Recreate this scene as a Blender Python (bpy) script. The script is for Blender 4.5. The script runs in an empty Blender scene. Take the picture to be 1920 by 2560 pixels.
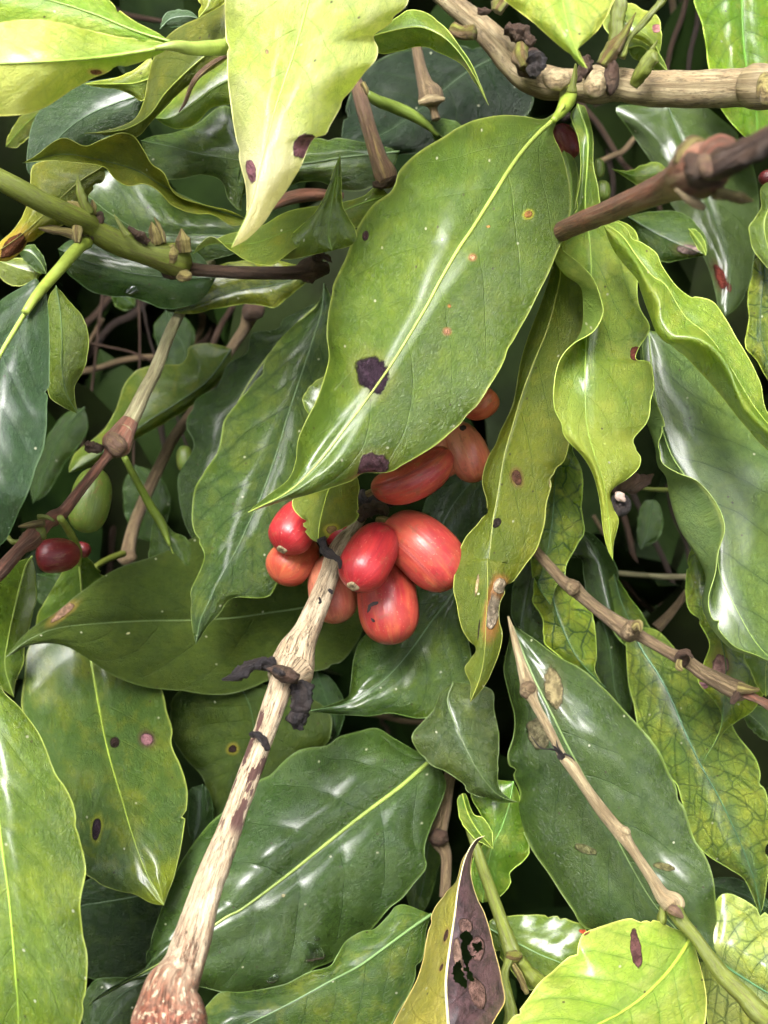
import bpy, math, random
import numpy as np
from mathutils import Vector, Matrix, noise as mnoise
random.seed(7); rng = np.random.default_rng(7)
S = bpy.context.scene
COL = S.collection
# ------------------------------------------------------------------ camera frame
F = 2926.0; CX, CY = 960.0, 1280.0
PITCH = math.radians(-35)
CAMLOC = Vector((0, 0, 0.95))
cam = bpy.data.objects.new('camera', bpy.data.cameras.new('camera')); COL.objects.link(cam)
cam.location = CAMLOC; cam.rotation_euler = (math.radians(90) + PITCH, 0, 0)
cd = cam.data; cd.sensor_width = 36; cd.sensor_fit = 'AUTO'; cd.lens = 36 * F / 2560
cd.clip_start = 0.01; cd.clip_end = 200
cd.dof.use_dof = True; cd.dof.focus_distance = 0.175; cd.dof.aperture_fstop = 30
S.camera = cam
R = np.array(Matrix.Rotation(math.radians(90) + PITCH, 3, 'X')); T = np.array(CAMLOC)
def world(a):
    """(px, py, depth in cm) -> metres: where a thing seen at that place stands in the garden"""
    a = np.asarray(a, float); d = a[..., 2] / 100
    c = np.stack([(a[..., 0] - CX) / F * d, -(a[..., 1] - CY) / F * d, -d], -1)
    return c @ R.T + T
REG = dict(A=(0, 0), B=(560, 0), C=(1120, 0), D=(0, 680), E=(560, 680), F=(1120, 680),
           H=(0, 1300), I=(560, 1300), J=(1120, 1300), K=(0, 1760), L=(560, 1760), M=(1120, 1760))
k_ = 800 / 1659
def P(s):
    out = []; ox = oy = 0
    for t in s.split():
        if t in REG: ox, oy = REG[t]
        else:
            x, y = t.split(','); out.append((float(x) * k_ + ox, float(y) * k_ + oy))
    return np.array(out)
def catmull(p, n, m=14):
    p = np.asarray(p, float)
    if len(p) == 2: p = np.array([p[0], (p[0] + p[1]) / 2, p[1]])
    q = np.vstack([2 * p[0] - p[1], p, 2 * p[-1] - p[-2]])
    t = np.linspace(0, 1, m, endpoint=False)[:, None]; o = []
    for i in range(len(p) - 1):
        a, b, c, d = q[i:i + 4]
        o.append(.5 * (2 * b + (c - a) * t + (2 * a - 5 * b + 4 * c - d) * t**2 + (3 * b - a - 3 * c + d) * t**3))
    o = np.vstack(o + [p[-1:]])
    s = np.r_[0, np.cumsum(np.linalg.norm(np.diff(o[:, :2], axis=0), axis=1))]
    u = np.linspace(0, s[-1], n)
    return np.stack([np.interp(u, s, o[:, j]) for j in range(o.shape[1])], 1), s[-1]
def spread(v, n):
    v = np.atleast_1d(np.asarray(v, float))
    if len(v) == 1: return np.full(n, v[0])
    x = np.linspace(0, 1, len(v)); xx = np.linspace(0, 1, n)
    return catmull(np.stack([x * 1000, v], 1), 4 * n)[0][:, 1][np.searchsorted(
        catmull(np.stack([x * 1000, v], 1), 4 * n)[0][:, 0], np.clip(xx * 1000, 0, 999.9))] if len(v) > 2 else np.interp(xx, x, v)
def fbm(x, y, seed=0., o=3):
    """smooth value noise, vectorised"""
    r = np.zeros_like(x); a = 1.; tot = 0
    for k in range(o):
        X = x * 2**k + seed * 13.7 + k * 5.1; Y = y * 2**k - seed * 7.3 + k * 9.2
        xi = np.floor(X); yi = np.floor(Y); fx = X - xi; fy = Y - yi
        fx = fx * fx * (3 - 2 * fx); fy = fy * fy * (3 - 2 * fy)
        h = lambda i, j: np.modf(np.abs(np.sin(i * 127.1 + j * 311.7 + seed) * 43758.5453))[0]
        v = (h(xi, yi) * (1 - fx) + h(xi + 1, yi) * fx) * (1 - fy) + (h(xi, yi + 1) * (1 - fx) + h(xi + 1, yi + 1) * fx) * fy
        r += a * (v * 2 - 1); tot += a; a *= .5
    return r / tot
# ------------------------------------------------------------------ objects
def thing(name, label, cat, loc, group=None):
    o = bpy.data.objects.new(name, None); COL.objects.link(o); o.empty_display_size = .01
    o.location = loc; o['label'] = label; o['category'] = cat
    if group: o['group'] = group
    return o
def mesh_obj(name, verts, faces, mat, parent=None, uvs=None, origin=None, smooth=True):
    me = bpy.data.meshes.new(name); v = np.asarray(verts, float)
    org = np.array(parent.location) if parent is not None and parent.parent is None else (np.array(origin) if origin is not None else v.mean(0))
    if parent is not None and parent.parent is not None:
        org = np.array(parent.parent.location) + np.array(parent.location)
    me.from_pydata((v - org).tolist(), [], [tuple(f) for f in faces])
    if smooth: me.polygons.foreach_set('use_smooth', [True] * len(me.polygons))
    li = np.zeros(len(me.loops), int); me.loops.foreach_get('vertex_index', li)
    for nm, a in (uvs or {}).items():
        l = me.uv_layers.new(name=nm); l.data.foreach_set('uv', np.asarray(a, float)[li].ravel())
    me.materials.append(mat); me.update()
    o = bpy.data.objects.new(name, me); COL.objects.link(o)
    if parent is not None: o.parent = parent
    else: o.location = org
    return o
def grid_faces(n, m, wrap=False):
    i = np.arange(n - 1)[:, None] * m; j = np.arange(m if wrap else m - 1)[None]
    j2 = (j + 1) % m
    return np.stack([i + j, i + j2, i + m + j2, i + m + j], -1).reshape(-1, 4)
def tube_mesh(path, rad, sides=12, rough=0., seed=0., rfreq=3., cap=True, ridges=0.):
    """path (n,3) metres, rad (n) metres"""
    path = np.asarray(path); n = len(path)
    t = np.gradient(path, axis=0); t /= np.linalg.norm(t, axis=1)[:, None] + 1e-12
    up = np.array([.31, .2, .93]); a = np.cross(t[0], up); a /= np.linalg.norm(a)
    A = []
    for i in range(n):
        a = a - t[i] * a.dot(t[i]); a /= np.linalg.norm(a); A.append(a)
    A = np.array(A); B = np.cross(t, A)
    th = np.linspace(0, 2 * np.pi, sides, endpoint=False)
    s = np.r_[0, np.cumsum(np.linalg.norm(np.diff(path, axis=0), axis=1))] * 100
    SS, TH = np.meshgrid(s, th, indexing='ij')
    rr = rad[:, None] * np.ones_like(TH)
    if rough:
        rr = rr * (1 + rough * (fbm(SS * rfreq + 3, np.cos(TH) * 1.5 + 9, seed, 4) + fbm(SS * rfreq, np.sin(TH) * 1.5 + 4, seed + 3, 4)))
    if ridges: rr = rr * (1 + ridges * fbm(SS * .4, TH * 3.0 + 5, seed + 8, 2) * np.sin(TH / 2)**2)
    v = path[:, None] + rr[..., None] * (np.cos(TH)[..., None] * A[:, None] + np.sin(TH)[..., None] * B[:, None])
    v = v.reshape(-1, 3); f = grid_faces(n, sides, True).tolist()
    if cap: f += [list(range(sides))[::-1], list(range((n - 1) * sides, n * sides))]
    uv = np.stack([SS.ravel(), TH.ravel() / 6.283], 1)
    return v, f, uv
# ------------------------------------------------------------------ node helpers
class NT:
    def __init__(s, name):
        s.mat = bpy.data.materials.new(name); s.mat.use_nodes = True; s.t = s.mat.node_tree
        s.t.nodes.clear(); s.out = s.n('ShaderNodeOutputMaterial')
    def n(s, typ, **kw):
        n = s.t.nodes.new(typ)
        for k, v in kw.items(): setattr(n, k, v)
        return n
    def set(s, sock, v):
        if isinstance(v, bpy.types.NodeSocket): s.t.links.new(v, sock)
        elif v is not None:
            if isinstance(v, (tuple, list)) and len(v) == 3 and sock.type == 'RGBA': v = (*v, 1)
            sock.default_value = v
    def m(s, op, a, b=None, c=None, clamp=False):
        n = s.n('ShaderNodeMath', operation=op, use_clamp=clamp)
        for i, x in enumerate((a, b, c)):
            if x is not None: s.set(n.inputs[i], x)
        return n.outputs[0]
    def mr(s, x, a, b, c=0., d=1., smooth=True):
        n = s.n('ShaderNodeMapRange', interpolation_type='SMOOTHSTEP' if smooth else 'LINEAR')
        for i, q in enumerate((x, a, b, c, d)): s.set(n.inputs[i], q)
        return n.outputs[0]
    def mix(s, f, a, b):
        n = s.n('ShaderNodeMix', data_type='RGBA'); s.set(n.inputs[0], f); s.set(n.inputs[6], a); s.set(n.inputs[7], b)
        return n.outputs[2]
    def noise(s, vec, scale, detail=2., rough=.5, dist=0., dim='3D'):
        n = s.n('ShaderNodeTexNoise', noise_dimensions=dim)
        s.set(n.inputs['Vector'], vec); n.inputs['Scale'].default_value = scale; n.inputs['Detail'].default_value = detail
        n.inputs['Roughness'].default_value = rough; n.inputs['Distortion'].default_value = dist
        return n.outputs[0]
    def vor(s, vec, scale, feature='DISTANCE_TO_EDGE', rand=1.):
        n = s.n('ShaderNodeTexVoronoi', voronoi_dimensions='2D', feature=feature)
        s.set(n.inputs['Vector'], vec); n.inputs['Scale'].default_value = scale; n.inputs['Randomness'].default_value = rand
        return n
    def vadd(s, a, b, op='ADD'):
        n = s.n('ShaderNodeVectorMath', operation=op); s.set(n.inputs[0], a); s.set(n.inputs[1], b); return n.outputs[0]
    def comb(s, x, y, z=0.):
        n = s.n('ShaderNodeCombineXYZ'); s.set(n.inputs[0], x); s.set(n.inputs[1], y); s.set(n.inputs[2], z); return n.outputs[0]
    def uv(s, name):
        n = s.n('ShaderNodeUVMap'); n.uv_map = name; return n.outputs[0]
    def sep(s, v):
        n = s.n('ShaderNodeSeparateXYZ'); s.set(n.inputs[0], v); return n.outputs
    def bump(s, h, strength, dist, normal=None):
        n = s.n('ShaderNodeBump'); s.set(n.inputs['Height'], h); n.inputs['Strength'].default_value = strength
        n.inputs['Distance'].default_value = dist
        if normal is not None: s.set(n.inputs['Normal'], normal)
        return n.outputs[0]
    def principled(s, color, rough, spec=.5, normal=None, coat=0., coatr=.1, sss=0., sssc=None):
        n = s.n('ShaderNodeBsdfPrincipled'); s.set(n.inputs['Base Color'], color); s.set(n.inputs['Roughness'], rough)
        s.set(n.inputs['Specular IOR Level'], spec); s.set(n.inputs['Coat Weight'], coat); s.set(n.inputs['Coat Roughness'], coatr)
        if normal is not None: s.set(n.inputs['Normal'], normal)
        if sss:
            n.inputs['Subsurface Weight'].default_value = sss; n.inputs['Subsurface Radius'].default_value = sssc or (1, .3, .1)
            n.inputs['Subsurface Scale'].default_value = .0015
        return n.outputs[0]
# ------------------------------------------------------------------ leaf material
PAL = dict(
 # c1 main, c2 mottling, cy yellow patches, cv veins, ce margin ; vs vein colour strength, net net strength, yel patch amount
 pale=dict(c1=(.66,.70,.24), c2=(.56,.69,.12), cy=(.84,.82,.42), cv=(.36,.50,.08), ce=(.8,.78,.3), vs=.45, net=.12, yel=.45, rough=.42, trn=.46, coat=.3),
 yellow=dict(c1=(.56,.62,.10), c2=(.36,.52,.05), cy=(.70,.70,.18), cv=(.16,.36,.03), ce=(.75,.75,.2), vs=.75, net=.40, yel=.4, rough=.38, trn=.38),
 lime=dict(c1=(.27,.41,.05), c2=(.18,.32,.04), cy=(.50,.55,.09), cv=(.07,.18,.02), ce=(.55,.62,.12), vs=.6, net=.35, yel=.35, rough=.33, trn=.35),
 green=dict(c1=(.084,.165,.017), c2=(.108,.198,.018), cy=(.26,.34,.02), cv=(.15,.25,.035), ce=(.50,.52,.10), vs=.28, net=.25, yel=.15, rough=.30, trn=.25),
 mid=dict(c1=(.052,.118,.014), c2=(.075,.155,.015), cy=(.20,.28,.02), cv=(.035,.085,.02), ce=(.16,.22,.04), vs=.5, net=.28, yel=.15, rough=.28, trn=.22),
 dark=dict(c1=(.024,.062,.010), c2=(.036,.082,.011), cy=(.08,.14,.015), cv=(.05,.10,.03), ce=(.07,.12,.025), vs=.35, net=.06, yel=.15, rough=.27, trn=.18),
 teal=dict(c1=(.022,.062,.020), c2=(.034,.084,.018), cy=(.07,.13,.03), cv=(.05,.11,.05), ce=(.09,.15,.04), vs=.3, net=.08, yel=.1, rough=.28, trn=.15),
 under=dict(c1=(.055,.10,.012), c2=(.07,.12,.012), cy=(.11,.15,.015), cv=(.04,.07,.012), ce=(.10,.13,.03), vs=.35, net=.06, yel=.2, rough=.5, trn=.22, coat=.03, spec=.3),
 olive=dict(c1=(.15,.20,.014), c2=(.11,.17,.014), cy=(.30,.30,.02), cv=(.08,.13,.012), ce=(.40,.40,.07), vs=.5, net=.15, yel=.3, rough=.38, trn=.32, coat=.2, spec=.45),
 net=dict(c1=(.30,.45,.03), c2=(.20,.36,.035), cy=(.48,.56,.05), cv=(.018,.065,.012), ce=(.35,.45,.07), vs=1., net=1., yel=.5, rough=.33, trn=.3),
 netd=dict(c1=(.12,.22,.018), c2=(.08,.17,.02), cy=(.24,.32,.02), cv=(.015,.045,.010), ce=(.26,.36,.06), vs=.95, net=.75, yel=.45, rough=.35, trn=.25, coat=.2, spec=.45),
)
_mn = 0
def leafmat(pal, N, kk, spots, hue=0., **ov):
    global _mn; _mn += 1
    p = dict(PAL[pal]); p.update(ov); g = NT('leaf_skin_%d' % _mn)
    if pal not in ('pale', 'yellow'):
        for q_ in ('c1', 'c2', 'cy'): p[q_] = (p[q_][0] * 1.06, p[q_][1] * .94, p[q_][2] * .85)
    uv = g.sep(g.uv('uv')); met = g.uv('met'); ms = g.sep(met)
    u = uv[0]; v = g.m('MULTIPLY_ADD', uv[1], 2., -1.); av = g.m('ABSOLUTE', v)
    off = g.vadd(met, (_mn * 3.17, _mn * 1.31, 0))
    nd = g.noise(off, 1.1, 2); nd2 = g.noise(off, .45, 3, .55); nf = g.noise(off, 5, 3, .6)
    ph = g.m('MULTIPLY_ADD', u, float(N), g.m('MULTIPLY', g.m('POWER', av, 1.25), -float(kk)))
    ph = g.m('ADD', ph, g.m('MULTIPLY', g.m('SIGN', v), .14))
    ph = g.m('ADD', ph, g.m('MULTIPLY_ADD', nd, .26, -.13))
    f = g.m('ABSOLUTE', g.m('ADD', g.m('FRACT', ph), -.5))
    wv = g.m('MULTIPLY_ADD', av, -.022, .036)
    fadeedge = g.mr(av, .80, .97, 1, 0)
    vein = g.m('MULTIPLY', g.mr(f, 0, wv, 1, 0), fadeedge)
    halo = g.mr(f, 0, .20, 1, 0)
    dist = g.vadd(off, g.vadd(g.n('ShaderNodeTexNoise').outputs[1], (0, 0, 0)), 'ADD') if False else off
    wob = g.n('ShaderNodeTexNoise'); g.set(wob.inputs['Vector'], off); wob.inputs['Scale'].default_value = 3.
    sc = g.vadd(wob.outputs[1], (.22, .22, .0), 'MULTIPLY'); nv = g.vadd(off, sc)
    v1 = g.vor(nv, 2.9).outputs['Distance']; v2 = g.vor(nv, 6.).outputs['Distance']
    n1 = g.mr(v1, .01, .075, 1, 0); n2 = g.mr(v2, .0, .07, 1, 0)
    midm = g.mr(g.m('ABSOLUTE', ms[1]), .03, .13, 1, 0)
    net = g.m('MULTIPLY', g.m('MAXIMUM', n1, g.m('MULTIPLY', n2, .6)), p['net'])
    V = g.m('MAXIMUM', vein, net)
    c = g.mix(g.mr(nd2, .35, .65), p['c1'], p['c2'])
    c = g.mix(g.m('MULTIPLY', g.mr(nd, .5, .72), p['yel']), c, p['cy'])
    c = g.mix(g.m('MULTIPLY', g.m('MULTIPLY', g.m('MAXIMUM', halo, g.mr(g.m('ABSOLUTE', ms[1]), 0, .45, 1, 0)), .5 if p['vs'] > .35 else .15), p['vs']), c, p['cv'])
    c = g.mix(g.m('MULTIPLY', g.m('MAXIMUM', V, g.m('MULTIPLY', midm, .6)), p['vs']), c, p['cv'])
    dk = tuple(x * y for x, y in zip(p['c1'], (.42, .55, .5)))
    c = g.mix(g.m('MULTIPLY', g.mr(nf, .38, .68), .38), c, dk)
    c = g.mix(g.m('MULTIPLY', g.mr(g.noise(off, 3.2, 4, .65), .46, .68), .08 + .6 * p['yel']), c, p['cy'])
    c = g.mix(g.m('MULTIPLY', g.m('MULTIPLY', n2, g.mr(nd2, .3, .6)), .22), c, dk)
    c = g.mix(g.m('MULTIPLY', g.mr(g.noise(off, 17, 2, .6), .5, .7), .22), c, dk)
    if 'cend' in p:   # the blade changes colour towards its tip
        c = g.mix(g.mr(g.m('ADD', u, g.m('MULTIPLY_ADD', nd, .4, -.2)), p['cend'][0], p['cend'][1]), c, p['cend'][2])
    if 'cside' in p:  # one half has died off
        c = g.mix(g.mr(g.m('ADD', v, g.m('MULTIPLY_ADD', nf, .08, -.04)), .0, .03), c, g.mix(g.mr(g.noise(off, 4, 5, .7), .4, .62), p['cside'], tuple(x * .35 for x in p['cside'])))
    c = g.mix(g.m('MULTIPLY', g.mr(av, .965, .995), .4), c, p['ce'])
    # tiny specks of dust and scale
    vs = g.vor(off, 1.5, 'F1'); sp = g.m('MULTIPLY', g.mr(vs.outputs['Distance'], .018, .034, 1, 0), g.mr(g.sep(vs.outputs['Color'])[0], .62, .64))
    c = g.mix(g.m('MULTIPLY', sp, .8), c, (.55, .55, .38))
    vs2 = g.vor(off, 2.1, 'F1', 1.); sp2 = g.m('MULTIPLY', g.mr(vs2.outputs['Distance'], .02, .05, 1, 0), g.mr(g.sep(vs2.outputs['Color'])[1], .80, .82))
    c = g.mix(g.m('MULTIPLY', sp2, .8), c, (.045, .03, .015))
    rough = g.m('ADD', g.m('MULTIPLY_ADD', g.noise(off, 2.2, 3), .24, p['rough'] - .16), 0.)
    dead = None
    for (su, sl, ru, rl, ang, col, rim) in spots:
        dx = g.m('ADD', ms[0], -su); dy = g.m('ADD', ms[1], -sl); ca, sa = math.cos(ang), math.sin(ang)
        a = g.m('DIVIDE', g.m('ADD', g.m('MULTIPLY', dx, ca), g.m('MULTIPLY', dy, sa)), ru)
        b = g.m('DIVIDE', g.m('ADD', g.m('MULTIPLY', dx, -sa), g.m('MULTIPLY', dy, ca)), rl)
        d = g.m('SQRT', g.m('ADD', g.m('MULTIPLY', a, a), g.m('MULTIPLY', b, b)))
        d = g.m('ADD', d, g.m('MULTIPLY_ADD', nf, .9, -.45)); 
        if rim is not None: c = g.mix(g.m('MULTIPLY', g.mr(d, .95, 1.9, 1, 0), .75), c, rim)
        k = g.mr(d, .9, 1.02, 1, 0)
        cc = g.mix(g.mr(g.noise(off, 9, 3), .35, .65), tuple(x * .55 for x in col), tuple(min(1, x * 1.35) for x in col))
        cc = g.mix(g.mr(d, .75, .98), cc, tuple(x * .4 for x in col))
        c = g.mix(k, c, cc); dead = k if dead is None else g.m('MAXIMUM', dead, k)
    geo = g.n('ShaderNodeNewGeometry')
    back = geo.outputs['Backfacing']
    hs = g.n('ShaderNodeHueSaturation'); g.set(hs.inputs['Color'], c); hs.inputs['Saturation'].default_value = .92; hs.inputs['Value'].default_value = 1.25
    cb = g.mix(back, c, hs.outputs[0])
    # relief: sunken veins, netting, leathery grain, crumpled dead patches
    st = g.vadd(off, (1., 1.9, 1.), 'MULTIPLY')
    h = g.m('ADD', g.m('MULTIPLY', vein, -.34), g.m('MULTIPLY', n1, -.22 * p['net']))
    h = g.m('ADD', h, g.m('MULTIPLY', n2, -.06 - .1 * p['net']))
    h = g.m('ADD', h, g.m('MULTIPLY', g.noise(st, 7, 3, .6, .8), .30))
    h = g.m('ADD', h, g.m('MULTIPLY', g.noise(st, 13, 4, .7, 1.5), .95))
    if dead is not None: h = g.m('ADD', h, g.m('MULTIPLY', g.m('MULTIPLY', dead, g.noise(off, 11, 3, .6, 1.)), 2.))
    bp = g.bump(h, min(1., p.get('bump', .55) * 1.3), .0007)
    rr = g.m('MULTIPLY_ADD', back, .18, rough)
    if dead is not None: rr = g.m('MULTIPLY_ADD', dead, .12, rr)
    ct = p.get('coat', .85)
    sp_ = p.get('spec', .5)
    pr = g.principled(cb, rr, sp_ if dead is None else g.m('MULTIPLY_ADD', dead, -sp_ * .7, sp_), bp, ct if dead is None else g.m('MULTIPLY_ADD', dead, -ct, ct), p.get('coatr', .24))
    tl = g.n('ShaderNodeBsdfTranslucent')
    tc = g.n('ShaderNodeHueSaturation'); g.set(tc.inputs['Color'], cb); tc.inputs['Hue'].default_value = .49; tc.inputs['Saturation'].default_value = 1.0; tc.inputs['Value'].default_value = 1.35
    g.set(tl.inputs['Color'], tc.outputs[0]); g.set(tl.inputs['Normal'], bp)
    tf = p['trn'] if dead is None else g.m('MULTIPLY_ADD', dead, -p['trn'] * .8, p['trn'])
    mx = g.n('ShaderNodeMixShader'); g.set(mx.inputs[0], tf); g.set(mx.inputs[1], pr); g.set(mx.inputs[2], tl.outputs[0])
    g.t.links.new(mx.outputs[0], g.out.inputs[0])
    return g.mat
_sm = {}
def stalkmat(col, rough=.4, grain=.3):
    key = (tuple(round(c, 3) for c in col), rough)
    if key not in _sm:
        g = NT('stalk_skin_%d' % len(_sm)); tc = g.n('ShaderNodeTexCoord').outputs['Object']
        n = g.noise(tc, 900, 3, .6); n2 = g.noise(tc, 180, 2)
        c = g.mix(g.mr(n2, .35, .65), col, tuple(x * .72 for x in col)); c = g.mix(g.m('MULTIPLY', g.mr(n, .5, .7), grain), c, tuple(x * .4 for x in col))
        g.t.links.new(g.principled(c, rough, .5, g.bump(n, .5, .0002)), g.out.inputs[0]); _sm[key] = g.mat
    return _sm[key]
def pip(px, py, poly):
    c = np.zeros_like(px, bool); j = len(poly) - 1
    for i in range(len(poly)):
        xi, yi = poly[i]; xj, yj = poly[j]
        c ^= ((yi > py) != (yj > py)) & (px < (xj - xi) * (py - yi) / (yj - yi + 1e-9) + xi); j = i
    return c
VC = dict(light=(.40,.52,.10), cream=(.72,.66,.36), green=(.17,.28,.03), dark=(.05,.10,.03), yel=(.42,.52,.07), teal=(.13,.22,.10))
_ln = 0; GR = {}
def leaf(label, mid, d, L, Rr, pal='green', tl=0., tr=0., bl=.12, br=.12, N=9, k=2.2, rip=.05, rf=4., und=.2, spots=(), holes=(),
         vein='light', vw=12, pet=None, petw=26, Lx=None, Rx=None, group=None, margin=True, q=.016, mrev=False, res=7, **ov):
    """d: depths in cm along the midrib; L/Rr: the blade's two edges (base to tip); tl/tr: how far the edges lie behind (+) or before (-) the midrib"""
    global _ln; _ln += 1; sd = _ln * 1.37
    mid = P(mid); Lp = P(L); Rp = P(Rr)
    nu = 110; _, length = catmull(mid, 10); nu = int(np.clip(length / res, 40, 170 * 7 / res))
    m, _ = catmull(mid, nu); u = np.linspace(0, 1, nu); md = spread(d, nu)
    prof = np.sin(np.pi * np.clip(u, 0, 1))**.6
    def rail(pts, dd): 
        a, _ = catmull(np.vstack([mid[:1], pts, mid[-1:]]), nu); return np.c_[a, md + spread(dd, nu) * prof]
    M = np.c_[m, md]; rails = [(0., M)]
    rails.append((-1., rail(Lp, tl))); rails.append((1., rail(Rp, tr)))
    if Lx: rails.append((-.5, rail(P(Lx[0]), Lx[1])))
    if Rx: rails.append((.5, rail(P(Rx[0]), Rx[1])))
    rails.sort(key=lambda r: r[0]); vs = np.array([r[0] for r in rails]); RA = np.stack([r[1] for r in rails], 1)
    wid = np.linalg.norm(RA[:, 0, :2] - RA[:, -1, :2], axis=1).max(); nv = int(np.clip(wid / res, 15, 57 * 7 / res)) | 1
    v = np.linspace(-1, 1, nv); G = np.zeros((nu, nv, 3))
    def side(sel, has):
        vv = v[sel]
        if not has:
            i0 = np.searchsorted(vs, vv.min() + 1e-6) - 1; i0 = max(i0, 0); t = ((vv - vs[i0]) / (vs[i0 + 1] - vs[i0]))[None, :, None]
            G[:, sel] = RA[:, i0][:, None] * (1 - t) + RA[:, i0 + 1][:, None] * t
        else:   # quadratic-ish curve through three rails
            idx = [i for i in range(len(vs)) if vv.min() - .01 <= vs[i] <= vv.max() + .01]; a, b, c = (RA[:, i][:, None] for i in idx)
            t = ((vv - vs[idx[0]]) / (vs[idx[2]] - vs[idx[0]]))[None, :, None]
            G[:, sel] = a * 2 * (t - .5) * (t - 1) - b * 4 * t * (t - 1) + c * 2 * t * (t - .5)
    side(v <= 1e-9, bool(Lx)); side(v >= -1e-9, bool(Rx))
    U, V = np.meshgrid(u, v, indexing='ij'); AV = np.abs(V)
    pr = prof[:, None]; amp = float(np.clip(wid * md.mean() / F / 2.8, .15, 1.)); und *= amp; rip *= amp; q *= 1.5 * amp; bl *= amp; br *= amp
    cm = md.mean() / F
    dm = np.linalg.norm(G[:, :, :2] - M[:, None, :2], axis=2) * cm * np.sign(V)      # lateral cm
    s = (np.r_[0, np.cumsum(np.linalg.norm(np.diff(m, axis=0), axis=1))] * cm)[:, None] * np.ones_like(U)
    G[..., 2] -= np.where(V < 0, bl, br) * 4 * AV * (1 - AV) * pr
    G[..., 2] += rip * AV**2.2 * np.sin(U * rf * 6.28 + np.sign(V) * 1.1 + sd) * pr + rip * .6 * AV**3 * np.sin(U * rf * 11 + sd * 2 + V) * pr
    G[..., 2] += 1.3 * und * fbm(s * .5, dm * .65, sd, 2) * pr * np.clip(AV * 3, .2, 1)
    ph = N * U - k * AV**1.25 + .14 * np.sign(V)
    G[..., 2] += q * (1 - np.abs(np.sin(np.pi * (ph + .5 - .5 + .5)))**.8) * pr * np.clip(AV * 4, 0, 1) * np.clip((1 - AV) * 5, 0, 1) * (1 if True else 0)
    G[..., 2] += .05 * np.exp(-(dm / .12)**2) * pr * np.clip(wid / 300, 0, 1)
    # jitter of the outline
    jit = fbm(U * 14, V * .2 + 3, sd + 5, 2) * 3.0 * AV**4 * pr
    nrm = np.sign(V); dirv = (G[:, :, :2] - M[:, None, :2]); dl = np.linalg.norm(dirv, axis=2)[..., None] + 1e-6
    if wid > 160:      # nicks and dents in the rim
        nr = np.random.default_rng(_ln)
        for _ in range(nr.integers(2, 6)):
            sg = nr.choice([-1, 1]); jit = jit - nr.uniform(4, 15) * np.exp(-((U - nr.uniform(.1, .9)) / nr.uniform(.006, .02))**2) * np.clip(V * sg, 0, 1)**9
    G[:, :, :2] += dirv / dl * jit[..., None]
    W = world(G); GR[label] = G
    a = np.cross(W[1:, :-1] - W[:-1, :-1], W[:-1, 1:] - W[:-1, :-1]); view = W[:-1, :-1] - T
    score = (np.einsum('ijk,ijk->ij', a, view)).sum()
    faces = grid_faces(nu, nv)
    # grid_faces winding: (i,j),(i,j+1),(i+1,j+1),(i+1,j): normal = cross(dj, di) = -a
    if -score > 0: faces = faces[:, ::-1]
    if mrev: faces = faces[:, ::-1]
    if holes:
        fc = G.reshape(-1, 3)[faces].mean(1); kill = np.zeros(len(faces), bool)
        jx = 7 * fbm(fc[:, 0] / 9, fc[:, 1] / 9, 1, 3); jy = 7 * fbm(fc[:, 0] / 9 + 7, fc[:, 1] / 9, 4, 3)
        for h in holes: kill |= pip(fc[:, 0] + jx, fc[:, 1] + jy, P(h))
        faces = faces[~kill]
    base = world(M[0]); root = thing('coffee_leaf', label, 'leaf', base, group)
    sp = []
    for (c0, rx, ry, ang, col, rim) in spots:
        c0 = P(c0)[0]; dd = np.linalg.norm(G[:, :, :2] - c0, axis=2); i, j = np.unravel_index(dd.argmin(), dd.shape)
        i2, i0 = min(i + 1, nu - 1), max(i - 1, 0); dx, dy = (m[i2] - m[i0]); ta = math.atan2(dy, dx)
        if score > 0 or True:
            lat = G[i, -1, :2] - G[i, 0, :2]; flip = np.sign(dx * lat[1] - dy * lat[0])
        al = (math.radians(ang) - ta) * flip
        sp.append((s[i, j], dm[i, j], rx * k_ * cm, ry * k_ * cm, al, col, rim))
    mt = leafmat(pal, N, k, sp, **ov)
    uvs = dict(uv=np.stack([U.ravel(), V.ravel() * .5 + .5], 1), met=np.stack([s.ravel(), dm.ravel()], 1))
    mesh_obj('blade', W.reshape(-1, 3), faces, mt, root, uvs)
    # midrib: raised tapering cord, with the stalk at its base
    c = nv // 2; mp = G[:, c].copy(); r = np.maximum(vw / 2 * k_ * (1 - u * .82) * .95, .8) * mp[:, 2] / F / 100
    mp[:, 2] -= r * 100 * .35; vcol = VC[vein] if isinstance(vein, str) else vein
    vv, ff, uvt = tube_mesh(world(mp), r, 8); mesh_obj('midrib', vv, ff, stalkmat(vcol, .35), root, dict(met=uvt))
    if margin:
        for e in (0, nv - 1):
            ep = G[:, e].copy(); w = np.maximum(1.15 * prof, .3) * (1 + .35 * fbm(u * 30, u * 0, sd)) * ep[:, 2] / F / 100
            cut = slice(2, nu - 1)
            if holes and e == 99: continue
            vv, ff, uvt = tube_mesh(world(ep[cut]), w[cut], 6)
            ce = ov.get('ce', PAL[pal]['ce']); c1_ = ov.get('c1', PAL[pal]['c1']); ce = tuple(.45 * a + .55 * min(.8, b * 1.5) for a, b in zip(ce, c1_)); mesh_obj('leaf_margin', vv, ff, stalkmat(ce, .4), root)
    if pet:
        pp = P(pet[0]); pd = spread(pet[1], len(pp)); pts, _ = catmull(np.c_[pp, pd], 26)
        w = spread(petw, 26) / 2 * k_ * pts[:, 2] / F / 100
        vv, ff, uvt = tube_mesh(world(pts), w, 12, .06, sd)
        mesh_obj('petiole', vv, ff, stalkmat(pet[2] if len(pet) > 2 else vcol, .4), root, dict(met=uvt))
    return root
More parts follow.
